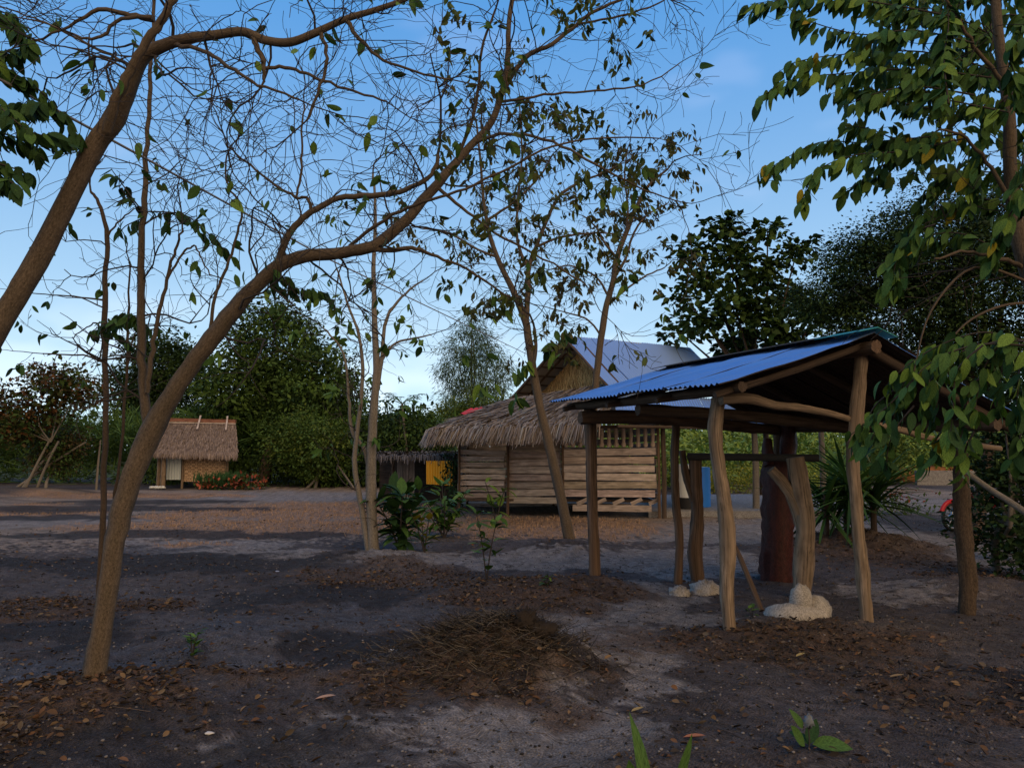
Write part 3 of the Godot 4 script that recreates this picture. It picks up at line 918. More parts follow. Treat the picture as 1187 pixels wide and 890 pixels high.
func build_house() -> void:
	var root := thing("plank_house", Vector3(1.4, 0, -19), "weathered plank house on low stilts with thatched skirt roof and blue metal upper roof", "house")
	# walls: three runs of planks facing the yard
	var W0 := Vector3(-1.30, 0, -19.3); var W1 := Vector3(-0.13, 0, -19.1); var W2 := Vector3(1.20, 0, -18.75); var W3 := Vector3(3.42, 0, -18.5)
	plank_wall(root, W0, W1 - Vector3(0.03, 0, 0), 0.42, 1.62, 8)
	plank_wall(root, W1, W2, 0.30, 1.95, 9)
	plank_wall(root, W2 + Vector3(0.05, 0, 0.12), W3 + Vector3(0, 0, 0.1), 0.48, 1.66, 6)
	# raised band below the long run: slanting offcuts and a long bottom board
	var mb := MB.new()
	beam(mb, Vector3(1.45, 0.24, -18.55), Vector3(3.30, 0.23, -18.36), 0.03, 0.15, Color(0.8, 0.78, 0.76), Vector3.UP, 0.01, 6)
	part("bottom_board", mb, M.plank, root)
	for i in 5:
		mb = MB.new()
		var x := 1.55 + i * 0.43
		beam(mb, Vector3(x, 0.33, -18.52), Vector3(x + 0.26, 0.45, -18.49), 0.03, 0.09, Color(0.75, 0.72, 0.68))
		part("brace", mb, M.plank, root)
	# baluster row under the eave
	mb = MB.new()
	beam(mb, W2 + Vector3(0.02, 2.16, 0.12), W3 + Vector3(0.02, 2.16, 0.1), 0.06, 0.07)
	part("top_rail", mb, M.beam, root)
	for i in 13:
		mb = MB.new()
		var p := (W2 + Vector3(0.10, 0, 0.12)).lerp(W3 + Vector3(-0.06, 0, 0.1), i / 12.0)
		var k := rng.randf_range(0.7, 1.0)
		var prof := [[1.68, 0.045], [1.72, 0.062], [1.76, 0.060], [1.80, 0.040], [1.90, 0.048], [2.02, 0.055], [2.08, 0.042], [2.13, 0.052]]
		var pts := []
		var rr := []
		for e in prof:
			pts.append(p + Vector3(0, e[0], 0)); rr.append(e[1])
		tube(mb, pts, rr, 8, Color(k, k * 0.95, k * 0.88))
		part("baluster", mb, M.plank, root)
	# posts and stilts
	for e in [[-1.32, -19.22, 2.0], [-0.11, -19.02, 2.1], [1.22, -18.64, 2.3], [3.48, -18.36, 2.3], [3.5, -22.5, 3.0], [-1.3, -22.5, 2.6], [1.2, -22.5, 3.0]]:
		mb = MB.new()
		tube(mb, [Vector3(e[0], -0.1, e[1]), Vector3(e[0] + 0.01, e[2] * 0.5, e[1]), Vector3(e[0], e[2], e[1])], [0.04, 0.035, 0.035], 8, Color.WHITE, 0.1)
		part("post", mb, M.old_post, root)
	# floor and the other walls close the room
	mb = MB.new()
	slope_slab(mb, Vector3(-1.28, 0.42, -19.25), Vector3(3.4, 0.42, -18.55), Vector3(3.4, 0.42, -22.5), Vector3(-1.28, 0.42, -22.5), 0.06)
	part("floor", mb, M.beam, root)
	plank_wall(root, Vector3(3.46, 0, -18.5), Vector3(3.46, 0, -22.5), 0.42, 2.6, 11)
	plank_wall(root, Vector3(-1.34, 0, -22.5), Vector3(-1.34, 0, -19.3), 0.42, 2.2, 9)
	plank_wall(root, Vector3(3.42, 0, -22.56), Vector3(-1.3, 0, -22.56), 0.42, 2.8, 11)
	plank_wall(root, Vector3(3.42, 0, -22.5), Vector3(-1.3, 0, -22.5), -0.05, 0.40, 3)  # added back skirt boards, put in to darken the space below the floor
	# main roof: ridge runs right and back from the straw gable
	var R1 := P(655, 389, 20.0); var R2 := P(800, 403, 22.6)
	var L1 := P(708, 449, 18.3)
	var run := Vector3(R2.x - R1.x, 0, R2.z - R1.z)
	var L2 := L1 + run
	var B1 := P(584, 470, 22.3); var B2 := B1 + run
	for i in 5:
		mb = MB.new()
		var u0 := i / 5.0 - (0.012 if i > 0 else 0.0); var u1 := (i + 1) / 5.0
		var lift := Vector3(0, 0.012 * (i % 2), 0)
		corrugated(mb, L1.lerp(L2, u0) + lift, L1.lerp(L2, u1) + lift, R1.lerp(R2, u1) + lift, R1.lerp(R2, u0) + lift, 0.09, 0.011, 0.03, 4)
		part("roof_sheet", mb, M.pale_metal, root)
	mb = MB.new()
	slope_slab(mb, B1 + Vector3(0, -0.02, 0), B2, R2, R1, 0.05)
	part("back_slope", mb, M.straw, root)
	# poles under the overhang of the gable
	var inset := run.normalized() * 0.75
	for i in 9:
		mb = MB.new()
		var t := i / 8.0
		tube(mb, [R1.lerp(B1, t) + Vector3(0, -0.09, 0), R1.lerp(B1, t) + inset * 1.2 + Vector3(0, -0.09, 0)], [0.022, 0.022], 5)
		part("purlin", mb, M.beam, root)
	for e in [[R1, B1, 0.045], [R1, L1, 0.035], [R1 + inset * 0.6, B1 + inset * 0.6, 0.04], [R1 + inset * 0.6, L1 + inset * 0.6, 0.04]]:
		mb = MB.new()
		tube(mb, [e[0] + Vector3(0, -0.06, 0), e[1] + Vector3(0, -0.06, 0)], [e[2], e[2]], 6, Color.WHITE, 0.1)
		part("rafter", mb, M.old_post, root)
	mb = MB.new()
	var ga := B1 + inset + Vector3(0, -0.15, 0); var gb := L1 + inset + Vector3(0, -0.12, 0); var gr := R1 + inset + Vector3(0, -0.12, 0)
	mb.quad_flat(ga, gb, gr, gr + Vector3(0, -0.001, 0), Color(0.5, 0.5, 0.5))
	part("gable_wall", mb, M.gold_straw, root)
	mb = MB.new()
	var gn := (gb - ga).cross(gr - ga).normalized()
	if gn.z < 0: gn = -gn
	for i in 1500:
		var u := sqrt(rng.randf()); var v := rng.randf()
		var p := gr.lerp(ga.lerp(gb, v), u) + gn * rng.randf_range(0.01, 0.06)
		var dd := Vector3(rng.randfn() * 0.5, -1 + rng.randfn() * 0.4, rng.randfn() * 0.5).normalized()
		dd = (dd - gn * dd.dot(gn)).normalized()
		var sd := dd.cross(gn) * 0.012
		var k := rng.randf_range(0.45, 1.2)
		var e2 := p + dd * rng.randf_range(0.1, 0.32)
		var f := mb.v.size()
		for q in [p - sd, p + sd, e2 - sd * 0.5, e2 + sd * 0.5]:
			mb.vert(q, gn, Color(k, k * rng.randf_range(0.85, 1.05), k * 0.9))
		mb.tri(f, f + 2, f + 1); mb.tri(f + 1, f + 2, f + 3)
	part("gable_straw", mb, M.gold_straw, root, "stuff")
	# porch roof carried on from the main slope, over the concrete slab
	for i in 4:
		mb = MB.new()
		var u0 := i / 4.0; var u1 := (i + 1) / 4.0
		var e0 := P(716, 489, 17.2); var e1 := e0 + run * 1.25 + Vector3(0.2, 0, 0.6)
		var t0 := L1 + Vector3(0.1, -0.12, -0.15); var t1 := t0 + run * 1.25
		var lift := Vector3(0, 0.012 * (i % 2), 0)
		corrugated(mb, e0.lerp(e1, u0) + lift, e0.lerp(e1, u1) + lift, t0.lerp(t1, u1) + lift, t0.lerp(t1, u0) + lift, 0.09, 0.011, 0.03, 4)
		part("porch_sheet", mb, M.pale_metal, root)
	mb = MB.new()
	tube(mb, [P(716, 494, 17.25), P(716, 494, 17.25) + run * 1.25 + Vector3(0.2, 0, 0.6)], [0.04, 0.04], 6)
	part("porch_beam", mb, M.beam, root)
	for e in [[770, 601, 499], [877, 596, 500], [955, 590, 500]]:
		mb = MB.new()
		var g := G(e[0], e[1])
		tube(mb, [g - Vector3(0, 0.1, 0), Vector3(g.x + 0.02, 1.2, g.z), Vector3(g.x, 2.3, g.z)], [0.09, 0.08, 0.075] if e[0] > 800 else [0.06, 0.06, 0.06], 8, Color.WHITE, 0.08)
		part("porch_post", mb, M.pale_bark if e[0] > 800 else M.beam, root)
	# thatched skirt roof
	var EL := P(507, 498, 18.3); var ER := P(692, 488, 16.9); var TL := P(596, 464, 21.0); var TR := P(722, 444, 18.75); var EB := P(520, 503, 23.0)
	mb = MB.new()
	slope_slab(mb, EL, ER, TR, TL, 0.16, Color(0.45, 0.42, 0.4))
	part("thatch_bed", mb, M.straw, root)
	mb = MB.new()
	slope_slab(mb, EB, EL, TL, TL + Vector3(0, 0.001, -0.1), 0.14, Color(0.45, 0.42, 0.4))
	part("thatch_bed", mb, M.straw, root)
	mb = MB.new()
	var sh := [Color(0.62, 0.56, 0.52), Color(0.85, 0.76, 0.68), Color(0.42, 0.37, 0.34), Color(1.0, 0.9, 0.78)]
	straws(mb, EL, ER, TR, TL, 9000, 0.75, 0.014, 0.07, sh, 0.8)
	straws(mb, EL, ER, TR, TL, 3600, 0.70, 0.016, 0.05, sh, 1.8, 0.10)
	straws(mb, EB, EL, TL, TL + Vector3(0.02, 0, -0.02), 2600, 0.7, 0.014, 0.06, sh, 1.2)
	part("thatch", mb, M.straw, root, "stuff")
	# red cloth laid on the thatch
	var rc := thing("red_cloth", P(553, 486, 19.8), "red sheet weighed down on the thatch roof", "cloth")
	mb = MB.new()
	var ca := P(532, 488, 19.6); var cb := P(556, 486, 19.6); var cc := P(560, 479, 20.2); var cd := P(545, 481, 20.3)
	corrugated(mb, ca + Vector3(0, .17, 0), cb + Vector3(0, .17, 0), cc + Vector3(0, .17, 0), cd + Vector3(0, .17, 0), 0.2, 0.02, 0.0, 4)
	part("sheet", mb, M.red_cloth, rc)
	# lean-to at the left end with the yellow sheet
	var lt := thing("lean_to", G(495, 585), "low dark lean-to of posts and grey boards at the end of the plank house", "lean-to")
	mb = MB.new()
	slope_slab(mb, P(432, 531, 23), P(536, 532, 21.5), P(540, 526, 24.5), P(440, 526, 26), 0.06)
	part("roof", mb, M.under, lt)
	mb = MB.new()
	straws(mb, P(432, 530, 23), P(536, 531, 21.5), P(540, 525, 24.5), P(440, 525, 26), 1800, 0.5, 0.016, 0.06, [Color(0.35, 0.32, 0.3), Color(0.5, 0.45, 0.4)], 1.0)
	part("roof_thatch", mb, M.straw, lt, "stuff")
	for e in [[455, 582], [528, 588]]:
		mb = MB.new()
		var g := G(e[0], e[1])
		tube(mb, [g - Vector3(0, 0.1, 0), Vector3(g.x, P(e[0], 532, -g.z).y, g.z)], [0.06, 0.05], 7, Color.WHITE, 0.1)
		part("post", mb, M.old_post, lt)
	for i in 3:
		mb = MB.new()
		var g := P(463 + i * 7, 575, 24.5)
		beam(mb, Vector3(g.x, 0.1, g.z), Vector3(g.x, 1.42, g.z), 0.03, 0.17, Color(0.7, 0.68, 0.66), Vector3.RIGHT)
		part("board", mb, M.plank, lt)
	mb = MB.new()
	beam(mb, P(440, 570, 26) * Vector3(1, 0, 1) + Vector3(0, 0.7, 0), P(540, 570, 24.6) * Vector3(1, 0, 1) + Vector3(0, 0.7, 0), 0.05, 1.5, Color(0.5, 0.48, 0.46))
	part("back_wall", mb, M.beam, lt)
	mb = MB.new()
	var ya := P(494, 561, 21.8); var yb := P(525, 563, 21.4); var yc := P(525, 534, 21.4); var yd := P(494, 534, 21.8)
	corrugated_v(mb, ya, yb, yc, yd, 0.085, 0.012)
	solo("yellow_sheet", mb, M.yellow, Vector3(ya.x, ya.y, ya.z), "bright yellow ribbed sheet hung upright beside the plank wall", "sheet")

func corrugated_v(mb: MB, a: Vector3, b: Vector3, c: Vector3, d: Vector3, pitch: float, amp: float, col := Color.WHITE) -> void:
	# an upright ribbed sheet: a-b bottom, d-c top
	var w := (b - a).length()
	var n := maxi(8, int(w / pitch * 6.0))
	var nn := (b - a).cross(d - a).normalized()
	var t := (b - a).normalized()
	var first := mb.v.size()
	for j in 4:
		var v := j / 3.0
		for i in n + 1:
			var u := float(i) / n
			var ph := u * w / pitch * TAU
			mb.vert(a.lerp(b, u).lerp(d.lerp(c, u), v) + nn * (amp * sin(ph) + 0.01 * nz.get_noise_2d(u * 3.0, v * 3.0 + a.x)), (nn - t * amp * cos(ph) * TAU / pitch).normalized(), col, Vector2(u * w, v))
	for j in 3:
		for i in n:
			var q := first + j * (n + 1) + i
			mb.tri(q, q + n + 1, q + 1); mb.tri(q + 1, q + n + 1, q + n + 2)

func build_hut() -> void:
	var D := 33.0
	var at := P(230, 565, D) * Vector3(1, 0, 1)
	var root := thing("thatched_hut", at, "small thatched hut with woven bamboo wall and grey metal door at the clearing edge", "hut")
	var q := func(px: float, py: float, dd: float) -> Vector3: return P(px, py, dd)
	# walls
	var mb := MB.new()
	var wa: Vector3 = q.call(210, 562, D); var wb: Vector3 = q.call(261, 562, D + 0.2)
	var y0 := 0.28; var y1 := 1.45
	beam(mb, Vector3(wa.x, (y0 + y1) / 2, wa.z), Vector3(wb.x, (y0 + y1) / 2, wb.z), 0.03, y1 - y0, Color(0.35, 0.33, 0.3))
	beam(mb, Vector3(wb.x, (y0 + y1) / 2, wb.z), Vector3(wb.x - 1.0, (y0 + y1) / 2, wb.z - 2.4), 0.03, y1 - y0, Color(0.35, 0.33, 0.3))
	beam(mb, Vector3(wa.x - 1.0, (y0 + y1) / 2, wa.z - 2.3), Vector3(wb.x - 1.0, (y0 + y1) / 2, wb.z - 2.4), 0.03, y1 - y0, Color(0.35, 0.33, 0.3))
	beam(mb, Vector3(wa.x - 1.0, (y0 + y1) / 2, wa.z - 0.1), Vector3(wa.x - 1.0, (y0 + y1) / 2, wa.z - 2.3), 0.03, y1 - y0, Color(0.35, 0.33, 0.3))
	part("wall_backing", mb, M.weave, root, "stuff")
	mb = MB.new()
	var nxx := 26; var nyy := 15
	for j in nyy:
		for i in nxx:
			var u0 := float(i) / nxx; var u1 := (i + 0.92) / nxx
			var ya := lerpf(y0, y1, float(j) / nyy); var yb := lerpf(y0, y1, (j + 0.86) / nyy)
			var o := 0.022 + (0.014 if (i / 2 + j) % 2 == 0 else 0.0)
			var A := wa.lerp(wb, u0); var B := wa.lerp(wb, u1)
			var k := rng.randf_range(0.65, 1.15)
			var tl := 0.012 if (i / 2 + j) % 2 == 0 else -0.012
			mb.quad_flat(Vector3(A.x, yb, A.z + o + tl), Vector3(B.x, yb, B.z + o - tl), Vector3(B.x, ya, B.z + o - tl), Vector3(A.x, ya, A.z + o + tl), Color(k, k * 0.97, k * 0.9))
	part("woven_wall", mb, M.weave, root, "stuff")
	mb = MB.new()
	var da := P(192, 556, D - 0.15); var db := P(209, 556, D - 0.15)
	corrugated_v(mb, da, db, Vector3(db.x, 1.50, db.z), Vector3(da.x, 1.50, da.z), 0.115, 0.022)
	part("door", mb, mat(lin(0.48, 0.53, 0.53), 0.45), root)
	for e in [[183, D - 0.3, 0.09], [188, D - 0.55, 0.10], [210.5, D - 0.1, 0.05], [262, D + 0.1, 0.06]]:
		mb = MB.new()
		var g := P(e[0], 560, e[1])
		tube(mb, [Vector3(g.x, -0.1, g.z), Vector3(g.x + 0.02, 0.8, g.z), Vector3(g.x, 1.6, g.z)], [e[2], e[2], e[2] * 0.9], 8, Color.WHITE, 0.15)
		part("post", mb, M.post, root)
	# roof
	var E0 := P(177, 524, D - 0.7); var E1 := P(275, 527, D - 0.5)
	var T0 := P(193, 489, D + 1.2); var T1 := P(273, 491, D + 1.3)
	var K0 := P(192, 527, D + 3.1); var K1 := P(268, 529, D + 3.2)
	mb = MB.new()
	slope_slab(mb, E0, E1, T1, T0, 0.12, Color(0.5, 0.46, 0.45))
	part("thatch_bed", mb, M.straw, root)
	mb = MB.new()
	slope_slab(mb, K1, K0, T0, T1, 0.12, Color(0.5, 0.46, 0.45))
	part("thatch_bed", mb, M.straw, root)
	mb = MB.new()
	var sh := [Color(0.60, 0.52, 0.50), Color(0.75, 0.66, 0.62), Color(0.45, 0.39, 0.38)]
	straws(mb, E0, E1, T1, T0, 5500, 0.34, 0.016, 0.05, sh, 0.7)
	straws(mb, E0, E1, T1, T0, 1300, 0.36, 0.018, 0.05, sh, 1.5, 0.08)
	part("thatch", mb, M.straw, root, "stuff")
	mb = MB.new()
	beam(mb, T0 + Vector3(0, 0.1, 0), T1 + Vector3(0, 0.1, 0), 0.16, 0.14, Color(0.5, 0.28, 0.22), Vector3.UP, 0.02, 6)
	part("ridge_board", mb, M.plank, root)
	mb = MB.new()
	beam(mb, T0.lerp(E0, 0.12) + Vector3(0, 0.13, 0.05), T1.lerp(E1, 0.10) + Vector3(0, 0.13, 0.05), 0.03, 0.05, Color(1.3, 1.2, 1.1))
	part("batten", mb, M.plank, root)
	for e in [0.02, 0.48, 0.87]:
		mb = MB.new()
		var t := T0.lerp(T1, e)
		var lo := t.lerp(E0.lerp(E1, e), 0.34)
		beam(mb, t + Vector3(0, 0.32, -0.05), lo + Vector3(0, 0.16, 0.1), 0.03, 0.07, Color(1.3, 1.2, 1.1), Vector3.RIGHT)
		part("ridge_peg", mb, M.plank, root)
	# flowering bushes and white debris in front
	for e in [[240, 565, 12, 10, "low bush of coral red flowers in front of the woven hut wall", 90], [280, 566, 24, 13, "wide bush of coral red flowers at the hut corner", 200]]:
		var b := P(e[0], 566, D - 1.2) * Vector3(1, 0, 1)
		var r := thing("flower_bush", b, e[4], "bush", "red flower bushes by the hut")
		var fx := []; var fc := []; var lx := []; var lc := []
		for i in e[5]:
			var p := b + Vector3(clampf(rng.randfn() * 0.5, -1, 1) * e[2] * D / F, minf(absf(rng.randfn()) * 0.55, 1.1) * e[3] * D / F + 0.1, rng.randfn() * 0.25)
			fx.append(leaf_xf(p, Vector3(rng.randfn(), rng.randfn() + 0.4, rng.randfn() + 0.5), Vector3.UP, rng.randf_range(0.1, 0.2), 1.5))
			var k := rng.randf_range(0.7, 1.2)
			fc.append(Color(k, k * 0.9, k * 0.8))
			lx.append(leaf_xf(p - Vector3(0, 0.08, 0.05), Vector3(rng.randfn(), rng.randfn() + 0.3, rng.randfn()), Vector3.UP, 0.2))
			lc.append(Color(0.07, 0.12, 0.04))
		many("flowers", leaf_low, M.petal, fx, fc, r)
		many("foliage", leaf_low, M.leaf_far, lx, lc, r)
	var gx := []; var gc := []
	var gb2 := P(258, 566, D - 0.8) * Vector3(1, 0, 1)
	for i in 500:
		gx.append(leaf_xf(gb2 + Vector3(rng.randfn() * 0.45, 0.1, rng.randfn() * 0.2), Vector3(rng.randfn() * 0.35, 1, rng.randfn() * 0.35), Vector3.BACK, rng.randf_range(0.4, 0.75), 0.12))
		gc.append(Color(0.05, 0.13, 0.06) * rng.randf_range(0.8, 1.4))
	var gt := many("grass_tuft", leaf_low, M.leaf_far, gx, gc)
	meta(gt, "tuft of long green grass between the two red flower bushes", "grass")
	mb = MB.new()
	for i in 5:
		blob(mb, P(176 + i * 3.2, 565, D - 1.0) * Vector3(1, 0, 1) + Vector3(0, 0.08, rng.randfn() * 0.1), Vector3(0.10, 0.06, 0.08), 0.8, 3.0, 12, 8, Color(1, 1, 1))
	solo("white_bags", mb, M.white, P(182, 565, D - 1.0) * Vector3(1, 0, 1), "small heap of white rags beside the hut post", "rags", "", "stuff")

# ---------------------------------------------------------------- slab, barrels, motorbike
func build_slab_things() -> void:
	var mb := MB.new()
	var s0 := G(752, 600); var s1 := G(985, 599); var s2 := G(960, 577); var s3 := G(752, 579)
	for s in [s0, s1, s2, s3]: s.y = 0
	slope_slab(mb, Vector3(s0.x, 0.15, s0.z), Vector3(s1.x, 0.15, s1.z), Vector3(s2.x, 0.15, s2.z), Vector3(s3.x, 0.15, s3.z), 0.3)
	solo("concrete_slab", mb, M.concrete, Vector3(s0.x, 0, s0.z), "grey concrete slab beside the plank house", "slab")
	var d := 19.5
	var b := P(798, 592, d); b.y = 0.15
	var t := thing("washing_tub", b, "white plastic tub on a black base standing on the slab behind the posts", "tub")
	mb = MB.new()
	tube(mb, [b + Vector3(0, 0.28, 0), b + Vector3(0, 0.32, 0), b + Vector3(0, 0.85, 0), b + Vector3(0, 1.05, 0), b + Vector3(0, 1.1, 0)], [0.26, 0.28, 0.30, 0.31, 0.27], 20)
	part("tub", mb, M.white, t)
	mb = MB.new()
	tube(mb, [b, b + Vector3(0, 0.03, 0), b + Vector3(0, 0.26, 0), b + Vector3(0, 0.28, 0)], [0.29, 0.32, 0.30, 0.26], 20)
	part("base", mb, M.black, t)
	b = P(812, 592, d + 0.6); b.y = 0.15
	mb = MB.new()
	var pr := [[0.0, 0.24], [0.02, 0.27], [0.30, 0.27], [0.32, 0.285], [0.35, 0.27], [0.62, 0.27], [0.64, 0.285], [0.67, 0.27], [1.0, 0.27], [1.02, 0.25]]
	var pp := []; var rr := []
	for e in pr:
		pp.append(b + Vector3(0, e[0], 0)); rr.append(e[1])
	tube(mb, pp, rr, 20)
	solo("blue_barrel", mb, M.blue, b, "blue plastic barrel on the slab beside the white tub", "barrel")
	# motorbike, front to the left
	var g := G(1106, 617)
	g.y = gh(g.x, g.z)
	var bike := thing("motorbike", g, "red motorbike parked on the sandy track beyond the right shed post", "motorbike")
	for w in [0.0, 1.22]:
		var c := g + Vector3(w, 0.285, -w * 0.35)
		var ax := Vector3(0.35, 0, 1).normalized()
		var fw := Vector3(1, 0, -0.35).normalized()
		var wn := Node3D.new()
		wn.name = "wheel"
		bike.add_child(wn, true)
		mb = MB.new()
		ring(mb, c, fw, 0.255, 0.035, 28)
		part("tyre", mb, M.black, wn)
		mb = MB.new()
		ring(mb, c, fw, 0.215, 0.012, 28)
		tube(mb, [c - ax * 0.05, c + ax * 0.05], [0.06, 0.06], 10)
		for k in 14:
			var a := TAU * k / 14
			tube(mb, [c, c + (fw * cos(a) + Vector3.UP * sin(a)) * 0.215], [0.004, 0.004], 4)
		part("rim", mb, M.chrome, wn)
		mb = MB.new()
		var fl := []
		for k in 9:
			var a := PI * 0.18 + PI * 0.7 * k / 8.0
			fl.append(c + (fw * cos(a) + Vector3.UP * sin(a)) * 0.31)
		tube(mb, fl, taper(9, 0.05, 0.045), 6)
		part("mudguard", mb, M.red, bike)
	var f0 := g + Vector3(0, 0.285, 0)
	var fw2 := Vector3(1, 0, -0.35)
	mb = MB.new()
	tube(mb, [f0 + Vector3(0, 0, 0.07), f0 + fw2 * 0.22 + Vector3(0, 0.55, 0.05)], [0.022, 0.022], 7)
	tube(mb, [f0 + Vector3(0, 0, -0.07), f0 + fw2 * 0.22 + Vector3(0, 0.55, -0.05)], [0.022, 0.022], 7)
	part("fork", mb, M.chrome, bike, "stuff")
	mb = MB.new()
	blob(mb, f0 + fw2 * 0.28 + Vector3(0, 0.42, 0), Vector3(0.17, 0.26, 0.12), 0.05, 2.0)
	blob(mb, f0 + fw2 * 0.95 + Vector3(0, 0.30, 0), Vector3(0.45, 0.13, 0.11), 0.05, 2.0)
	tube(mb, [f0 + fw2 * 0.3 + Vector3(0, 0.3, 0), f0 + fw2 * 0.6 + Vector3(0, 0.12, 0), f0 + fw2 * 0.9 + Vector3(0, 0.25, 0)], [0.07, 0.09, 0.08], 8)
	part("body", mb, M.red, bike)
	mb = MB.new()
	blob(mb, f0 + fw2 * 0.95 + Vector3(0, 0.45, 0), Vector3(0.42, 0.07, 0.12), 0.04, 2.0)
	part("seat", mb, M.black, bike)
	mb = MB.new()
	blob(mb, f0 + fw2 * 0.6 + Vector3(0, 0.02, 0), Vector3(0.16, 0.13, 0.12), 0.15, 3.0)
	part("engine", mb, M.chrome, bike)
	mb = MB.new()
	tube(mb, [f0 + fw2 * 0.3 + Vector3(0.1, 0.70, 0.32), f0 + fw2 * 0.25 + Vector3(0, 0.66, 0.1), f0 + fw2 * 0.25 + Vector3(0, 0.66, -0.1), f0 + fw2 * 0.3 + Vector3(-0.1, 0.70, -0.32)], [0.014, 0.014, 0.014, 0.014], 6)
	part("handlebar", mb, M.black, bike)
	# red flowering shrub near the spiky plant
	var sb := G(1046, 596)
	var sr := thing("flower_shrub", sb, "small shrub with red-orange flowers beyond the spiky plant", "shrub")
	var fx := []; var fc := []; var lx := []; var lc := []
	for i in 60:
		var p := sb + Vector3(rng.randfn() * 0.22, 0.35 + absf(rng.randfn()) * 0.2, rng.randfn() * 0.2)
		fx.append(leaf_xf(p, Vector3(rng.randfn(), rng.randfn() + 0.4, rng.randfn() + 0.5), Vector3.UP, rng.randf_range(0.07, 0.13), 1.5)); fc.append(Color(1.1, 0.9, 0.7))
	for i in 260:
		var p := sb + Vector3(rng.randfn() * 0.35, absf(rng.randfn()) * 0.28, rng.randfn() * 0.3)
		lx.append(leaf_xf(p, Vector3(rng.randfn(), rng.randfn() + 0.3, rng.randfn()), Vector3.UP, 0.14)); lc.append(Color(0.13, 0.19, 0.05))
	many("flowers", leaf_low, M.petal, fx, fc, sr)
	many("foliage", leaf_low, M.leaf_far, lx, lc, sr)

func ring(mb: MB, c: Vector3, fw: Vector3, r: float, thick: float, n: int) -> void:
	var pts := PackedVector3Array()
	for k in n + 1:
		var a := TAU * k / n
		pts.append(c + (fw * cos(a) + Vector3.UP * sin(a)) * r)
	tube(mb, pts, taper(n + 1, thick, thick), 8, Color.WHITE, 0.0, false)

# ---------------------------------------------------------------- the open shed
const SO := Vector3(1.87, 0, -6.6)
const SU := Vector3(0.945, 0, -0.331)
const SV := Vector3(-0.348, 0, -0.9375)
func S(u: float, y: float, v: float) -> Vector3:
	return SO + SU * u + SV * v + Vector3(0, y, 0)

func log_part(root: Node3D, called: String, list: Array, m: Material, rough := 0.2, sides := 26) -> MeshInstance3D:
	# list of [point, radius]
	var pts := []; var rr := []
	for e in list:
		pts.append(e[0]); rr.append(e[1])
	var s := smooth(pts, rr, 11)
	var mb := MB.new()
	tube(mb, s[0], s[1], sides, Color.WHITE, rough, true, 4 if sides > 20 else 0)
	return part(called, mb, m, root)

func pixel_post(root: Node3D, list: Array, m: Material, called := "post", rough := 0.2) -> void:
	# list [px, py, half width px]; the foot sets the depth
	var g := G(list[0][0], list[0][1])
	var d := -g.z
	var l := [[g - Vector3(0, 0.12, 0), list[0][2] * 0.76 * d / F]]
	for i in range(0, list.size()):
		l.append([P(list[i][0], list[i][1], d), list[i][2] * 0.76 * d / F])
	if (l[1][0] - l[0][0]).length() < 0.02:
		l.remove_at(1)
	log_part(root, called, l, m, rough)

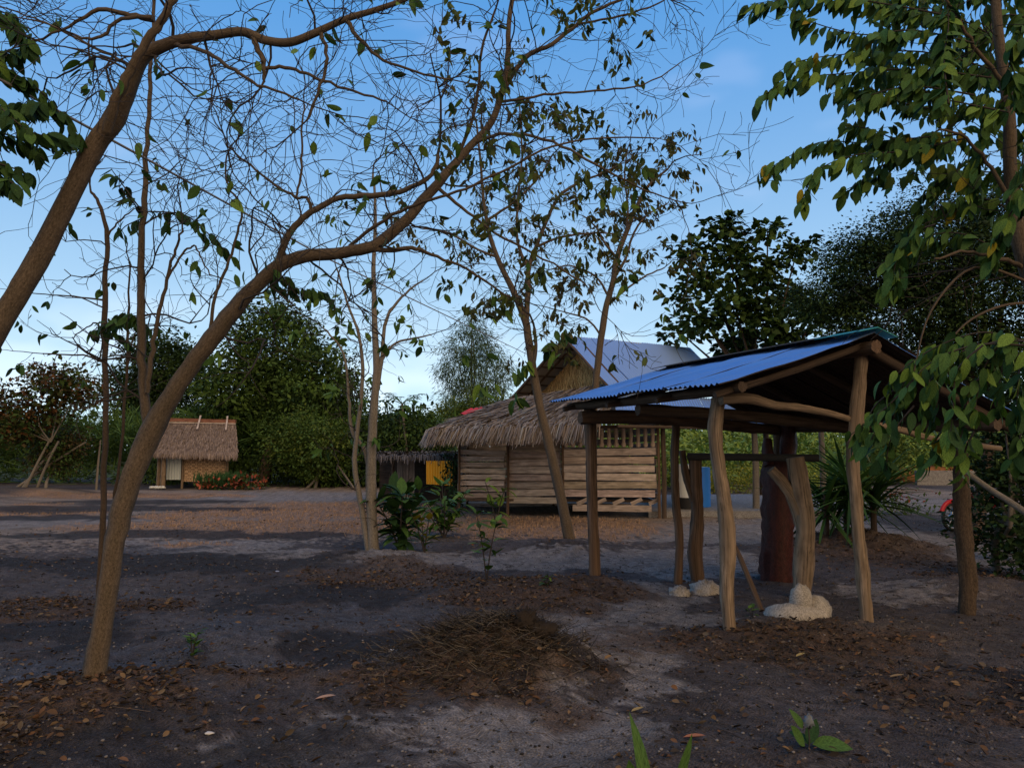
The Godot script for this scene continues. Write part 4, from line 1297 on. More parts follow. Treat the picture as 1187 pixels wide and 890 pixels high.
func build_shed() -> void:
	var root := thing("open_shed", SO, "open shed of crooked log posts under a rusting corrugated metal roof", "shed")
	var M2 := M
	pixel_post(root, [[690, 682, 9], [688, 620, 8], [686, 560, 8], [685, 510, 9], [684, 472, 9]], M2.old_post)
	pixel_post(root, [[847, 739, 9], [843, 690, 10], [844, 640, 12], [841, 590, 11], [834, 545, 10], [829, 500, 11], [833, 462, 10]], M2.post)
	pixel_post(root, [[1006, 728, 9], [1001, 670, 9.5], [995, 610, 9], [990, 550, 9], [988, 505, 8]], M2.post, "post", 0.32)
	pixel_post(root, [[1122, 713, 11], [1120, 650, 12], [1116, 600, 11], [1115, 550, 10], [1113, 500, 9]], M2.dark_bark, "post", 0.4)
	pixel_post(root, [[786, 677, 7], [788, 630, 6], [784, 585, 6], [782, 540, 6], [784, 488, 6]], M2.old_post, "post", 0.25)
	log_part(root, "post", [[S(2.6, -0.1, 2.6), 0.08], [S(2.62, 0.9, 2.6), 0.075], [S(2.6, 1.9, 2.6), 0.07]], M2.old_post)
	# ridge post stands on the tie beam's line
	log_part(root, "ridge_post", [[P(990, 512, 6.95), 0.055], [P(994, 470, 6.95), 0.062], [P(999, 415, 6.95), 0.055], [P(1000, 398, 6.95), 0.052]], M2.post)
	# beams
	log_part(root, "tie_beam", [[P(836, 463, 6.62), 0.050], [P(868, 462, 6.68), 0.042], [P(900, 470, 6.75), 0.038], [P(930, 473, 6.8), 0.034], [P(965, 480, 6.9), 0.030], [P(1000, 490, 7.0), 0.030], [P(1040, 497, 7.15), 0.03], [P(1080, 508, 7.3), 0.028], [P(1160, 520, 7.6), 0.028]], M2.post, 0.25)
	log_part(root, "tie_beam", [[S(-0.2, 1.98, 2.56), 0.075], [S(0.7, 2.0, 2.56), 0.08], [S(1.6, 1.93, 2.56), 0.07], [S(2.7, 1.85, 2.56), 0.06]], M2.old_post, 0.25)
	log_part(root, "tie_beam", [[S(-0.1, 2.02, 1.4), 0.06], [S(1.2, 1.97, 1.4), 0.06], [S(2.7, 1.85, 1.4), 0.06]], M2.beam, 0.2)
	log_part(root, "eave_beam", [[S(-0.1, 2.12, -0.32), 0.045], [S(-0.1, 2.11, 1.2), 0.05], [S(-0.12, 2.13, 3.0), 0.045]], M2.beam, 0.2)
	log_part(root, "eave_beam", [[S(2.74, 1.84, -0.3), 0.055], [S(2.72, 1.86, 1.2), 0.06], [S(2.7, 1.9, 3.0), 0.05]], M2.beam, 0.2)
	log_part(root, "ridge_beam", [[S(1.25, 2.50, -0.38), 0.06], [S(1.25, 2.50, 1.2), 0.05], [S(1.25, 2.51, 3.0), 0.045]], M2.old_post, 0.2)
	for v in [-0.22, 0.7, 1.7, 2.8]:
		log_part(root, "rafter", [[S(1.25, 2.53 + v * 0.004, v), 0.03], [S(0.5, 2.285 + v * 0.004, v), 0.032], [S(-0.30, 2.055 + v * 0.01, v), 0.03]], M2.beam, 0.15, 8)
		log_part(root, "rafter", [[S(1.25, 2.53 + v * 0.004, v), 0.04], [S(2.0, 2.22, v), 0.042], [S(3.0, 1.81, v), 0.04]], M2.beam, 0.15, 8)
	# corrugated sheets: four on the yard side, four on the far side, laid a little unevenly
	for i in 4:
		var v0 := -0.36 + i * 0.86 - (0.05 if i > 0 else 0.0); var v1 := -0.36 + (i + 1) * 0.86
		var lift := 0.014 * (i % 2)
		var mb := MB.new()
		corrugated(mb, S(-0.36, 2.14 + lift + v0 * 0.012, v0), S(-0.36, 2.14 + lift + v1 * 0.012, v1), S(1.27, 2.63 + lift + v1 * 0.006, v1), S(1.27, 2.63 + lift + v0 * 0.006, v0), 0.076, 0.011, 0.012, 10)
		var sh := part("roof_sheet", mb, M2.metal, root)
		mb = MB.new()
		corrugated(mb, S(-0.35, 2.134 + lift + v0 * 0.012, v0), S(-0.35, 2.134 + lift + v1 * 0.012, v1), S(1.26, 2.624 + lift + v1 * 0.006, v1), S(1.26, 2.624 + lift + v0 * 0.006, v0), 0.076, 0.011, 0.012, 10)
		part("shade_underside", mb, M2.under_shade, sh)  # added dark layer, under-roof shade put into its colour
		mb = MB.new()
		corrugated(mb, S(3.05, 1.89 + lift, v0), S(3.05, 1.89 + lift, v1), S(1.24, 2.63 + lift + v1 * 0.006, v1), S(1.24, 2.63 + lift + v0 * 0.006, v0), 0.076, 0.011, 0.01, 10)
		sh = part("roof_sheet", mb, M2.metal, root)
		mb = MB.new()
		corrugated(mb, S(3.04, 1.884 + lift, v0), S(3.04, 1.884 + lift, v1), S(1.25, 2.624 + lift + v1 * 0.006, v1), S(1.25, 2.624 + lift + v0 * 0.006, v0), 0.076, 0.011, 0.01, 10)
		part("shade_underside", mb, M2.under_shade, sh)  # same added layer, painted dark for the shade below this slope
	var mb := MB.new()
	# folded teal ridge cap at the front, dark cap behind
	for e in [[-0.40, 0.15, M2.teal], [0.16, 3.1, M2.under]]:
		mb = MB.new()
		var a: float = e[0]; var b: float = e[1]
		var r0 := S(1.25, 2.675 + a * 0.006, a); var r1 := S(1.25, 2.675 + b * 0.006, b)
		slope_slab(mb, r0 + SU * -0.20 + Vector3(0, -0.045, 0), r1 + SU * -0.20 + Vector3(0, -0.045, 0), r1, r0, 0.006)
		slope_slab(mb, r0 + SU * 0.22 + Vector3(0, -0.075, 0), r1 + SU * 0.22 + Vector3(0, -0.075, 0), r1 + Vector3(0, 0.003, 0), r0 + Vector3(0, 0.003, 0), 0.006)
		part("ridge_cap", mb, e[2], root)
	# forked posts, rail, log and stones under the roof
	forked_post("forked_post", [[809, 674, 9], [806, 640, 11], [809, 600, 9], [807, 565, 9], [806, 532, 10]], [[805, 580, 6], [797, 556, 6], [793, 535, 5], [791, 522, 5]], M2.old_post, "reddish brown forked post beside the thin shed post")
	forked_post("forked_post", [[930, 690, 12], [932, 650, 15], [934, 610, 13], [929, 570, 15], [922, 530, 13]], [[931, 610, 10], [921, 580, 10], [908, 560, 9], [894, 544, 7]], M2.post, "pale stout forked post rising behind the white mound")
	mb = MB.new()
	tube(mb, [P(797, 529, 9.55), P(870, 530, 9.3), P(950, 531, 9.0)], [0.045, 0.045, 0.045], 8, Color.WHITE, 0.1)
	solo("cross_rail", mb, M2.under, P(870, 530, 9.3), "dark horizontal rail resting across the two forked posts", "rail")
	var lg := G(901, 672)
	var lr := thing("red_log", lg, "thick dark red hollow log standing upright behind the forked post", "log")
	var dl := -lg.z
	log_part(lr, "shaft", [[lg - Vector3(0, 0.08, 0), 0.20], [P(901, 640, dl), 0.19], [P(902, 590, dl), 0.185], [P(903, 550, dl), 0.19], [P(905, 532, dl), 0.185]], M2.red_log, 0.3, 26)
	log_part(lr, "splinter", [[P(912, 540, dl - 0.05), 0.10], [P(914, 515, dl), 0.10], [P(914, 480, dl), 0.09]], M2.red_log, 0.25, 10)
	log_part(lr, "splinter", [[P(893, 540, dl - 0.05), 0.09], [P(890, 520, dl), 0.07], [P(890, 508, dl), 0.04]], M2.red_log, 0.3, 10)
	# white mound at the foot of the forked post
	var wg := G(930, 722)
	mb = MB.new()
	blob(mb, wg + Vector3(-0.05, 0.02, 0), Vector3(0.27, 0.12, 0.2), 0.22, 1.1, 36, 24)
	blob(mb, wg + Vector3(0.16, 0.04, -0.05), Vector3(0.13, 0.16, 0.14), 0.18, 1.2, 30, 20)
	blob(mb, wg + Vector3(-0.01, 0.17, 0.02), Vector3(0.10, 0.14, 0.09), 0.2, 1.6, 30, 20)
	solo("white_mound", mb, M2.rock, wg, "whitish lumpy cement mound at the foot of the forked post", "mound")
	for e in [[788, 690, 0.12, "grey-white stone at the foot of the thin shed post"], [818, 688, 0.17, "tan lump of cement at the foot of the reddish forked post"]]:
		mb = MB.new()
		var sg := G(e[0], e[1])
		blob(mb, sg, Vector3(e[2], e[2] * 0.8, e[2]), 0.45, 2.2, 24, 16)
		solo("stone", mb, M2.rock, sg, e[3], "stone")
	mb = MB.new()
	tube(mb, [P(883, 708, 7.75), P(872, 680, 7.9), P(858, 645, 8.1), P(850, 628, 8.2)], [0.024, 0.026, 0.026, 0.02], 8, Color.WHITE, 0.25)
	solo("leaning_stick", mb, M2.old_post, G(882, 708), "thin dark stick leaning behind the pale front shed post", "stick")
	mb = MB.new()
	var sp := smooth([P(1118, 545, 7.5), P(1150, 568, 7.3), P(1195, 598, 7.0), P(1300, 680, 6.5)], [0.022, 0.026, 0.03, 0.03])
	tube(mb, sp[0], sp[1], 8, Color.WHITE, 0.2)
	solo("slanting_pole", mb, M2.pale_bark, P(1300, 690, 6.5), "bare pale pole slanting down from the bark-covered shed post", "pole")

func forked_post(called: String, main: Array, side: Array, m: Material, label: String) -> void:
	var g := G(main[0][0], main[0][1])
	var d := -g.z
	var root := thing(called, g, label, "post")
	pixel_post(root, main, m, "stem", 0.2)
	var l := []
	for e in side:
		l.append([P(e[0], e[1], d + 0.02), e[2] * 0.78 * d / F])
	log_part(root, "fork", l, m, 0.2)

# ---------------------------------------------------------------- foreground trees
func bare_tree(root: Node3D, limbs: Array, m: Material, twig_every: float, twig_len: float, level: int, kids: int, lift := 0.02, names := []) -> Array:
	# limbs: traced [points, radii]; twigs spring along all but the lowest part of the first
	var tips := []
	var tw := MB.new()
	for i in limbs.size():
		limb(root, "trunk" if i == 0 else "limb", limbs[i], m, 12 if i == 0 else 8, 0.14 if i == 0 else 0.1)
		var pts: PackedVector3Array = limbs[i][0]
		var rr: PackedFloat32Array = limbs[i][1]
		var acc := 0.0
		for k in range(1, pts.size()):
			acc += (pts[k] - pts[k - 1]).length()
			if i == 0 and k < pts.size() * 0.4:
				acc = 0.0
				continue
			while acc > twig_every:
				acc -= twig_every * rng.randf_range(0.6, 1.4)
				var d := (pts[k] - pts[k - 1]).normalized()
				var side := d.cross(Vector3(rng.randfn(), rng.randfn(), rng.randfn())).normalized()
				twigs(tw, tips, pts[k], d * 0.5 + side, twig_len * rng.randf_range(0.5, 1.2), clampf(rr[k] * 0.3, 0.0034, 0.009), level, kids, 0.27, lift)
		var e := pts.size() - 1
		twigs(tw, tips, pts[e], pts[e] - pts[e - 1], twig_len * 0.9, maxf(rr[e] * 0.8, 0.003), level, kids + 1, 0.2, lift)
	part("twigs", tw, M.twig, root, "stuff")
	return tips

func build_foreground_trees() -> void:
	# A: the leaning tree in front
	var ga := G(105, 806)
	var da := -ga.z
	var A := thing("leaning_tree", ga, "leaning bare tree rooted in leaf litter, its long tan limb arching over the yard", "tree")
	var main := traced([[103, 822, 34], [105, 808, 25], [108, 790, 18], [119, 720, 15], [134, 625, 15], [150, 560, 16], [175, 500, 17], [205, 447, 14], [245, 392, 14], [290, 338, 12], [332, 303, 11], [390, 293, 9.5], [432, 285, 9.5], [470, 255, 9, da + 0.1], [502, 218, 8, da + 0.2], [540, 176, 6.5, da + 0.3], [570, 140, 5.5, da + 0.3], [586, 90, 5, da + 0.3], [590, 30, 4, da + 0.3], [598, -40, 3, da + 0.3]], da)
	var L := [main]
	L.append(traced([[583, 105, 4, da + 0.3], [610, 65, 4, da + 0.3], [640, 52, 3.6, da + 0.3], [668, 28, 3, da + 0.4], [700, 8, 2.5, da + 0.4], [740, -8, 2, da + 0.5]], da))
	L.append(traced([[320, 306, 6], [342, 262, 5.5], [362, 245, 5], [392, 230, 4.5], [440, 226, 4.5], [475, 218, 4], [500, 202, 3.5], [508, 180, 3]], da))
	L.append(traced([[361, 246, 3.5], [357, 230, 2.6], [342, 228, 2.4], [315, 212, 2], [285, 188, 1.7], [262, 168, 1.4]], da))
	L.append(traced([[343, 228, 2], [350, 200, 2], [349, 160, 1.6], [352, 120, 1.3]], da - 0.1))
	L.append(traced([[420, 288, 5], [450, 290, 4], [478, 288, 3.4], [500, 295, 2.6, da + 0.1], [540, 312, 2, da + 0.2], [590, 345, 1.5, da + 0.3]], da))
	L.append(traced([[405, 285, 3], [440, 258, 3, da - 0.1], [480, 238, 2.6, da - 0.2], [530, 222, 2.2, da - 0.3], [580, 200, 2, da - 0.3], [640, 170, 1.7, da - 0.3], [700, 160, 1.4, da - 0.3], [765, 160, 1, da - 0.3]], da))
	L.append(traced([[548, 165, 3, da + 0.3], [590, 155, 2.6, da + 0.2], [640, 165, 2.3, da + 0.1], [690, 190, 2, da], [735, 215, 1.5, da], [790, 235, 1, da]], da))
	L.append(traced([[505, 215, 3.2, da + 0.2], [535, 240, 2.4, da + 0.2], [575, 270, 2, da + 0.2], [630, 300, 1.6, da + 0.2], [680, 330, 1.2, da + 0.2]], da))
	L.append(traced([[532, 182, 3, da + 0.3], [552, 120, 2.6, da + 0.2], [558, 60, 2.2, da + 0.1], [575, 10, 1.8, da]], da))
	L.append(traced([[668, 28, 2, da + 0.4], [720, 18, 1.7, da + 0.4], [770, 2, 1.2, da + 0.4]], da))
	L.append(traced([[575, 120, 2.4, da + 0.3], [630, 110, 2, da + 0.3], [690, 105, 1.7, da + 0.3], [745, 98, 1.2, da + 0.3], [790, 72, 0.9, da + 0.3]], da))
	L.append(traced([[244, 385, 3], [249, 345, 2.6], [262, 310, 2.4], [275, 270, 2], [280, 240, 1.8], [264, 215, 1.6], [262, 180, 1.3]], da))
	L.append(traced([[172, 500, 8], [165, 440, 7], [163, 380, 6.5], [163, 310, 5.5], [167, 230, 4.5], [171, 150, 3.6], [175, 70, 3], [178, -10, 2.5]], da + 0.1))
	L.append(traced([[170, 455, 4], [175, 415, 4], [182, 370, 3.3], [193, 325, 2.7], [203, 290, 2.2], [212, 265, 1.7]], da + 0.05))
	L.append(traced([[193, 325, 2], [210, 295, 1.8], [225, 285, 1.5], [233, 300, 1.2], [245, 320, 1]], da + 0.05))
	var tips := bare_tree(A, L, M.bark, 0.20, 0.75, 2, 3, 0.015)
	hang_leaves(A, tips, 125, 0.088, [M.leaf, M.leaf, M.leaf_light, M.leaf_deep], leaf_full, 3)
	# denser drooping leaves on the outer limb ends
	var outer := []
	for t in tips:
		var px: float = 593.5 + t[0].x / -t[0].z * F
		if px > 500 and px < 760: outer.append(t)
	var lc := leaf_cloud(outer, 1100, 0.075, Color(0.075, 0.115, 0.035))
	many("outer_leaves", leaf_soft, M.leaf_far, lc[0], lc[1], A)
	# big drooping sprays on the upright stem
	for e in [[[168, 245], [215, 250], [250, 280], [272, 300]], [[168, 250], [135, 205], [128, 195]], [[167, 252], [145, 262], [138, 272]]]:
		var pl := []
		for q in e: pl.append(P(q[0], q[1], da + 0.1 + rng.randf() * 0.2))
		leafy_branch(A, pl, 0.006, 0.045, 0.10, [M.leaf_deep, M.leaf, M.leaf_deep], leaf_full)
	for e in [[130, 372, 20], [325, 335, 26], [105, 385, 16], [345, 338, 20]]:
		var c := P(e[0], e[1], da + 0.4)
		var near: Vector3 = main[0][0]
		for l in L:
			for q: Vector3 in l[0]:
				if q.distance_to(c) < near.distance_to(c): near = q
		var pl := [near, near.lerp(c, 0.6) + Vector3(0, 0.03, 0), c, c + Vector3(0.12, 0.02, 0), c + Vector3(0.26, -0.06, 0)]
		leafy_branch(A, pl, 0.004, 0.035, 0.085, [M.leaf_deep, M.leaf], leaf_full)
	flush_leaves(A)
	# B: the tree whose trunk comes in from the side
	var gb := Vector3(-4.1, 0, -4.0)
	gb.y = gh(gb.x, gb.z)
	var B := thing("arching_tree", gb, "smooth tan trunk arching in high above the leaning tree, forked into two limbs", "tree")
	var db := 4.0
	var bm := [[gb - Vector3(0, 0.1, 0), 0.14], [gb + Vector3(0.25, 0.7, 0), 0.12], [P(-90, 520, db), 0.105], [P(-40, 440, db), 0.10], [P(0, 373, db), 0.098], [P(42, 303, db), 0.09], [P(80, 228, db), 0.084], [P(110, 168, db), 0.086], [P(132, 138, db), 0.09]]
	var e2 := [[150, 95, 16], [165, 66, 14.5], [190, 52, 12], [215, 45, 10.5], [250, 40, 9], [282, 37, 8.5], [308, 47, 8], [335, 49, 8], [365, 38, 7.5], [400, 22, 6.5], [440, 10, 5.5], [480, -6, 5], [540, -40, 4]]
	var pts := []; var rr := []
	for e in bm: pts.append(e[0]); rr.append(e[1])
	for e in e2: pts.append(P(e[0], e[1], db)); rr.append(e[2] * db / F)
	for i in rr.size(): rr[i] *= 0.62
	var LB := [smooth(pts, rr)]
	LB.append(traced([[124, 152, 8, db - 0.08], [138, 108, 7.5, db - 0.14], [160, 65, 7, db - 0.15], [185, 25, 6.5, db - 0.15], [205, -8, 6, db - 0.15], [230, -60, 5, db - 0.15]], db))
	LB.append(traced([[292, 42, 5], [302, 62, 4.5], [305, 82, 3.5], [304, 98, 1.5]], db))
	LB.append(traced([[305, 80, 3], [330, 78, 3], [360, 88, 2.6], [400, 102, 2.2], [450, 118, 1.6]], db))
	LB.append(traced([[200, 52, 4], [235, 58, 3.4, db - 0.1], [265, 78, 3, db - 0.2], [300, 98, 2.4, db - 0.2], [345, 115, 1.8, db - 0.2]], db))
	LB.append(traced([[178, 22, 5], [150, 18, 4], [115, 12, 3.4], [70, 35, 2], [20, 55, 1.3]], db))
	LB.append(traced([[175, 20, 4], [140, 22, 3], [112, 45, 2.4], [85, 40, 1.8], [55, 28, 1.3], [20, 20, 1]], db - 0.2))
	LB.append(traced([[150, 75, 2.6], [110, 55, 2.2], [70, 35, 1.8], [30, 18, 1.3], [-10, 5, 1]], db + 0.3))
	LB.append(traced([[370, 36, 4], [378, 60, 3], [372, 100, 2.4], [355, 140, 1.8]], db))
	LB.append(traced([[400, 22, 4], [430, 60, 2.6], [470, 80, 2], [520, 92, 1.5]], db))
	var tb := bare_tree(B, LB, M.bark, 0.165, 0.8, 2, 3, -0.01)
	hang_leaves(B, tb, 64, 0.09, [M.leaf, M.leaf_light, M.leaf], leaf_full, 2)
	# its leafy side limb at the upper edge
	limb(B, "limb", smooth([P(-60, 470, db), P(-90, 330, db - 0.2), P(-110, 150, db - 0.4), P(-100, 20, db - 0.5)], [0.06, 0.05, 0.04, 0.03]), M.bark)
	for e in [[[-105, 60], [-30, 70], [40, 100], [95, 165]], [[-108, 110], [-30, 105], [30, 150], [70, 160]], [[-108, 160], [-40, 150], [20, 160], [50, 185]], [[-100, 30], [-40, 10], [5, 15], [25, 40]], [[-108, 190], [-40, 185], [0, 190], [40, 205]], [[-105, 80], [-40, 60], [10, 60], [35, 50]], [[-108, 150], [-40, 130], [15, 125], [45, 120]], [[-108, 210], [-40, 205], [10, 210], [20, 225]]]:
		var pl := []
		for q in e: pl.append(P(q[0], q[1], db - 0.4 + rng.randf() * 0.4))
		leafy_branch(B, pl, 0.008, 0.04, 0.085, [M.leaf_deep, M.leaf_deep, M.leaf], leaf_full, 2)
	flush_leaves(B)
	# C: thin saplings just behind the leaning trunk
	sapling("thin_sapling", [[113, 728, 5.5], [117, 640, 4.6], [121, 540, 4.4], [122, 440, 4.4], [121, 340, 4.2], [124, 276, 3.6], [114, 235, 2.6], [104, 222, 2]], [[[124, 278, 2], [130, 265, 1.6], [145, 250, 1.2], [160, 240, 0.8]], [[121, 348, 1.8], [100, 345, 1.4], [60, 342, 1], [20, 338, 0.7]], [[121, 420, 1.8], [95, 412, 1.4], [50, 410, 1]], [[121, 400, 1.6], [112, 375, 1.3], [100, 380, 1], [82, 392, 0.8]]], "thin straight sapling standing close behind the leaning trunk", 40, 0.11, M.dark_bark)
	sapling("thin_sapling", [[118, 722, 3], [128, 610, 2.6], [140, 520, 2.3], [146, 440, 2.2], [148, 370, 1.8], [150, 300, 1.2]], [[[146, 440, 1.5], [152, 400, 1.2], [165, 370, 0.8]]], "slender wand-like sapling between the leaning trunk and the thin straight one", 12, 0.09, M.dark_bark)
	# E: several pale stems from one foot
	var ge := G(432, 640)
	var de := -ge.z
	var E := thing("multi_stem_tree", ge, "pale grey tree of several stems from one foot with sparse drooping leaves", "tree")
	var LE := [traced([[434, 646, 9], [431, 600, 8], [430, 545, 8], [432, 490, 7], [436, 430, 5.5], [434, 370, 4.5], [433, 310, 3.5], [435, 250, 2.5], [432, 200, 1.6]], de)]
	LE.append(traced([[428, 645, 5], [419, 590, 4.5], [411, 540, 4], [414, 500, 3.5], [420, 440, 3], [416, 390, 2.4], [402, 350, 1.8], [390, 310, 1.2]], de))
	LE.append(traced([[429, 548, 4], [422, 520, 3.5], [408, 500, 3], [404, 460, 2.4], [398, 410, 1.8], [375, 380, 1.2]], de + 0.1))
	LE.append(traced([[434, 470, 4], [442, 420, 3.2], [448, 370, 2.6], [470, 340, 1.8], [490, 325, 1.2]], de))
	LE.append(traced([[436, 430, 2.6], [455, 400, 2], [480, 392, 1.4], [500, 388, 1]], de))
	var te := bare_tree(E, LE, M.pale_bark, 0.3, 0.9, 1, 3, 0.0)
	hang_leaves(E, te, 95, 0.17, [M.leaf, M.leaf, M.leaf_light, M.leaf_deep], leaf_full, 3)
	# F and G: slanting trees in front of the house
	var gf := G(662, 634)
	var df := -gf.z
	var Ft := thing("slanting_tree", gf, "slim slanting tree with dry dangling leaves in front of the plank house", "tree", "slanting trees by the house")
	var LF := [traced([[663, 640, 10], [652, 585, 8], [640, 530, 7.5], [628, 480, 7], [619, 435, 6.5], [613, 395, 6.5], [609, 372, 6], [594, 335, 5], [575, 295, 4], [563, 250, 3], [558, 200, 2.2], [552, 140, 1.5]], df)]
	LF.append(traced([[610, 375, 5], [612, 340, 4.4], [613, 310, 4], [622, 285, 3.4], [634, 255, 3], [648, 228, 2.6], [670, 212, 2.2], [692, 203, 1.6], [720, 190, 1]], df))
	LF.append(traced([[613, 312, 3], [600, 280, 2.4], [600, 230, 2], [605, 180, 1.6], [602, 120, 1.2]], df))
	LF.append(traced([[622, 286, 2.4], [650, 275, 2], [690, 270, 1.6], [730, 272, 1]], df))
	LF.append(traced([[575, 297, 2.4], [555, 290, 2], [520, 270, 1.6], [490, 265, 1]], df))
	LF.append(traced([[565, 255, 2.4], [595, 235, 2], [625, 205, 1.6], [640, 180, 1]], df))
	LF.append(traced([[617, 430, 3], [621, 405, 3], [619, 380, 2.5]], df - 0.05))
	var tf := bare_tree(Ft, LF, M.bark, 0.3, 1.1, 2, 3, 0.03)
	var lf := leaf_cloud(tf, 1300, 0.12, Color(0.080, 0.095, 0.035))
	many("leaves", leaf_soft, M.leaf_far, lf[0], lf[1], Ft)
	# fresh leaves sprouting low on the trunk
	var sprout := []
	for e in [[600, 430], [590, 415], [610, 425], [560, 450], [575, 445], [640, 395], [650, 385], [645, 410], [560, 410], [552, 392], [585, 490], [600, 460]]:
		sprout.append([P(e[0], e[1], df - 0.1), Vector3(rng.randfn() * 0.5, -0.3, 0.2)])
	hang_leaves(Ft, sprout, 34, 0.26, [M.leaf, M.leaf_deep, M.leaf, M.leaf_light], leaf_full, 2)
	var gg := G(688, 612)
	var dg := -gg.z
	var Gt := thing("slanting_tree", gg, "slim reddish tree rising in front of the blue upper house roof", "tree", "slanting trees by the house")
	var LG := [traced([[688, 616, 6], [687, 540, 6], [689, 470, 5.5], [694, 415, 5.5], [702, 360, 5], [711, 325, 4.6], [718, 290, 4.2], [725, 272, 4], [738, 240, 3.2], [752, 215, 2.4], [775, 195, 1.5]], dg)]
	LG.append(traced([[712, 322, 2.6], [725, 300, 2.2], [735, 270, 1.8], [750, 250, 1.4], [775, 235, 0.9]], dg))
	LG.append(traced([[716, 300, 2.2], [700, 280, 1.8], [690, 262, 1.4], [676, 250, 1]], dg))
	LG.append(traced([[703, 355, 2.2], [720, 340, 1.8], [745, 322, 1.4], [770, 310, 1]], dg))
	LG.append(traced([[706, 345, 2], [690, 320, 1.7], [660, 308, 1.3], [640, 312, 1]], dg))
	LG.append(traced([[698, 390, 1.8], [680, 370, 1.5], [655, 362, 1], [630, 355, 0.8]], dg))
	LG.append(traced([[725, 272, 2.2], [728, 240, 1.8], [724, 205, 1.4], [728, 170, 1]], dg))
	var tg := bare_tree(Gt, LG, M.bark, 0.35, 1.05, 1, 4, 0.03)
	var lg := leaf_cloud(tg, 1000, 0.16, Color(0.080, 0.095, 0.035))
	many("leaves", leaf_soft, M.leaf_far, lg[0], lg[1], Gt)
	# overhead cable to the gable
	var cb := MB.new()
	tube(cb, [P(-260, -50, 3.0), P(-30, 76, 3.6), P(180, 190, 5.0), P(380, 300, 8.0), P(610, 410, 20.2)], [0.009, 0.009, 0.009, 0.009, 0.009], 6)
	solo("overhead_cable", cb, M.cable, P(610, 410, 20.2), "thin overhead cable stretched from high in the trees to the house gable", "cable")

func sapling(called: String, stem: Array, sides: Array, label: String, leaves: int, size: float, bark: Material) -> void:
	var g := G(stem[0][0], stem[0][1])
	var d := -g.z
	var root := thing(called, g, label, "sapling", "thin saplings behind the leaning trunk")
	var L := [traced(stem, d)]
	L[0][0][0] -= Vector3(0, 0.1, 0)
	for s in sides: L.append(traced(s, d))
	var tips := bare_tree(root, L, bark, 0.45, 0.55, 1, 2, 0.02)
	hang_leaves(root, tips, leaves, size, [M.leaf_deep, M.leaf, M.leaf_deep], leaf_full, 2)

func leafy_branch(root: Node3D, pl: Array, r: float, step: float, size: float, mats: Array, mesh: Mesh, rows := 1) -> void:
	# a drooping branchlet with leaves in pairs along it, each leaf a part
	var rad := []
	for i in pl.size(): rad.append(lerpf(r, r * 0.3, float(i) / (pl.size() - 1)))
	var s := smooth(pl, rad, 6)
	var mb := MB.new()
	tube(mb, s[0], s[1], 5, Color.WHITE, 0.0, false)
	part("branchlet", mb, M.twig, root)
	var acc := 0.0
	var pts: PackedVector3Array = s[0]
	for i in range(1, pts.size()):
		acc += (pts[i] - pts[i - 1]).length()
		var d := (pts[i] - pts[i - 1]).normalized()
		while acc > step:
			acc -= step
			for q in rows:
				for sgn: float in [-1.0, 1.0]:
					var side := d.cross(Vector3.UP).normalized() * sgn
					var dir := d * 0.45 + side * rng.randf_range(0.2, 0.8) + Vector3(rng.randfn() * 0.2, -0.75 + rng.randfn() * 0.25, rng.randfn() * 0.2)
					leaf_part(root, mesh, mats[rng.randi() % mats.size()], leaf_xf(pts[i] - d * rng.randf() * step + Vector3(rng.randfn(), rng.randfn(), rng.randfn()) * size * 0.15, dir, Vector3(rng.randfn() * 0.5, 0.8, 0.5 + rng.randfn() * 0.4), size * rng.randf_range(0.75, 1.25)))

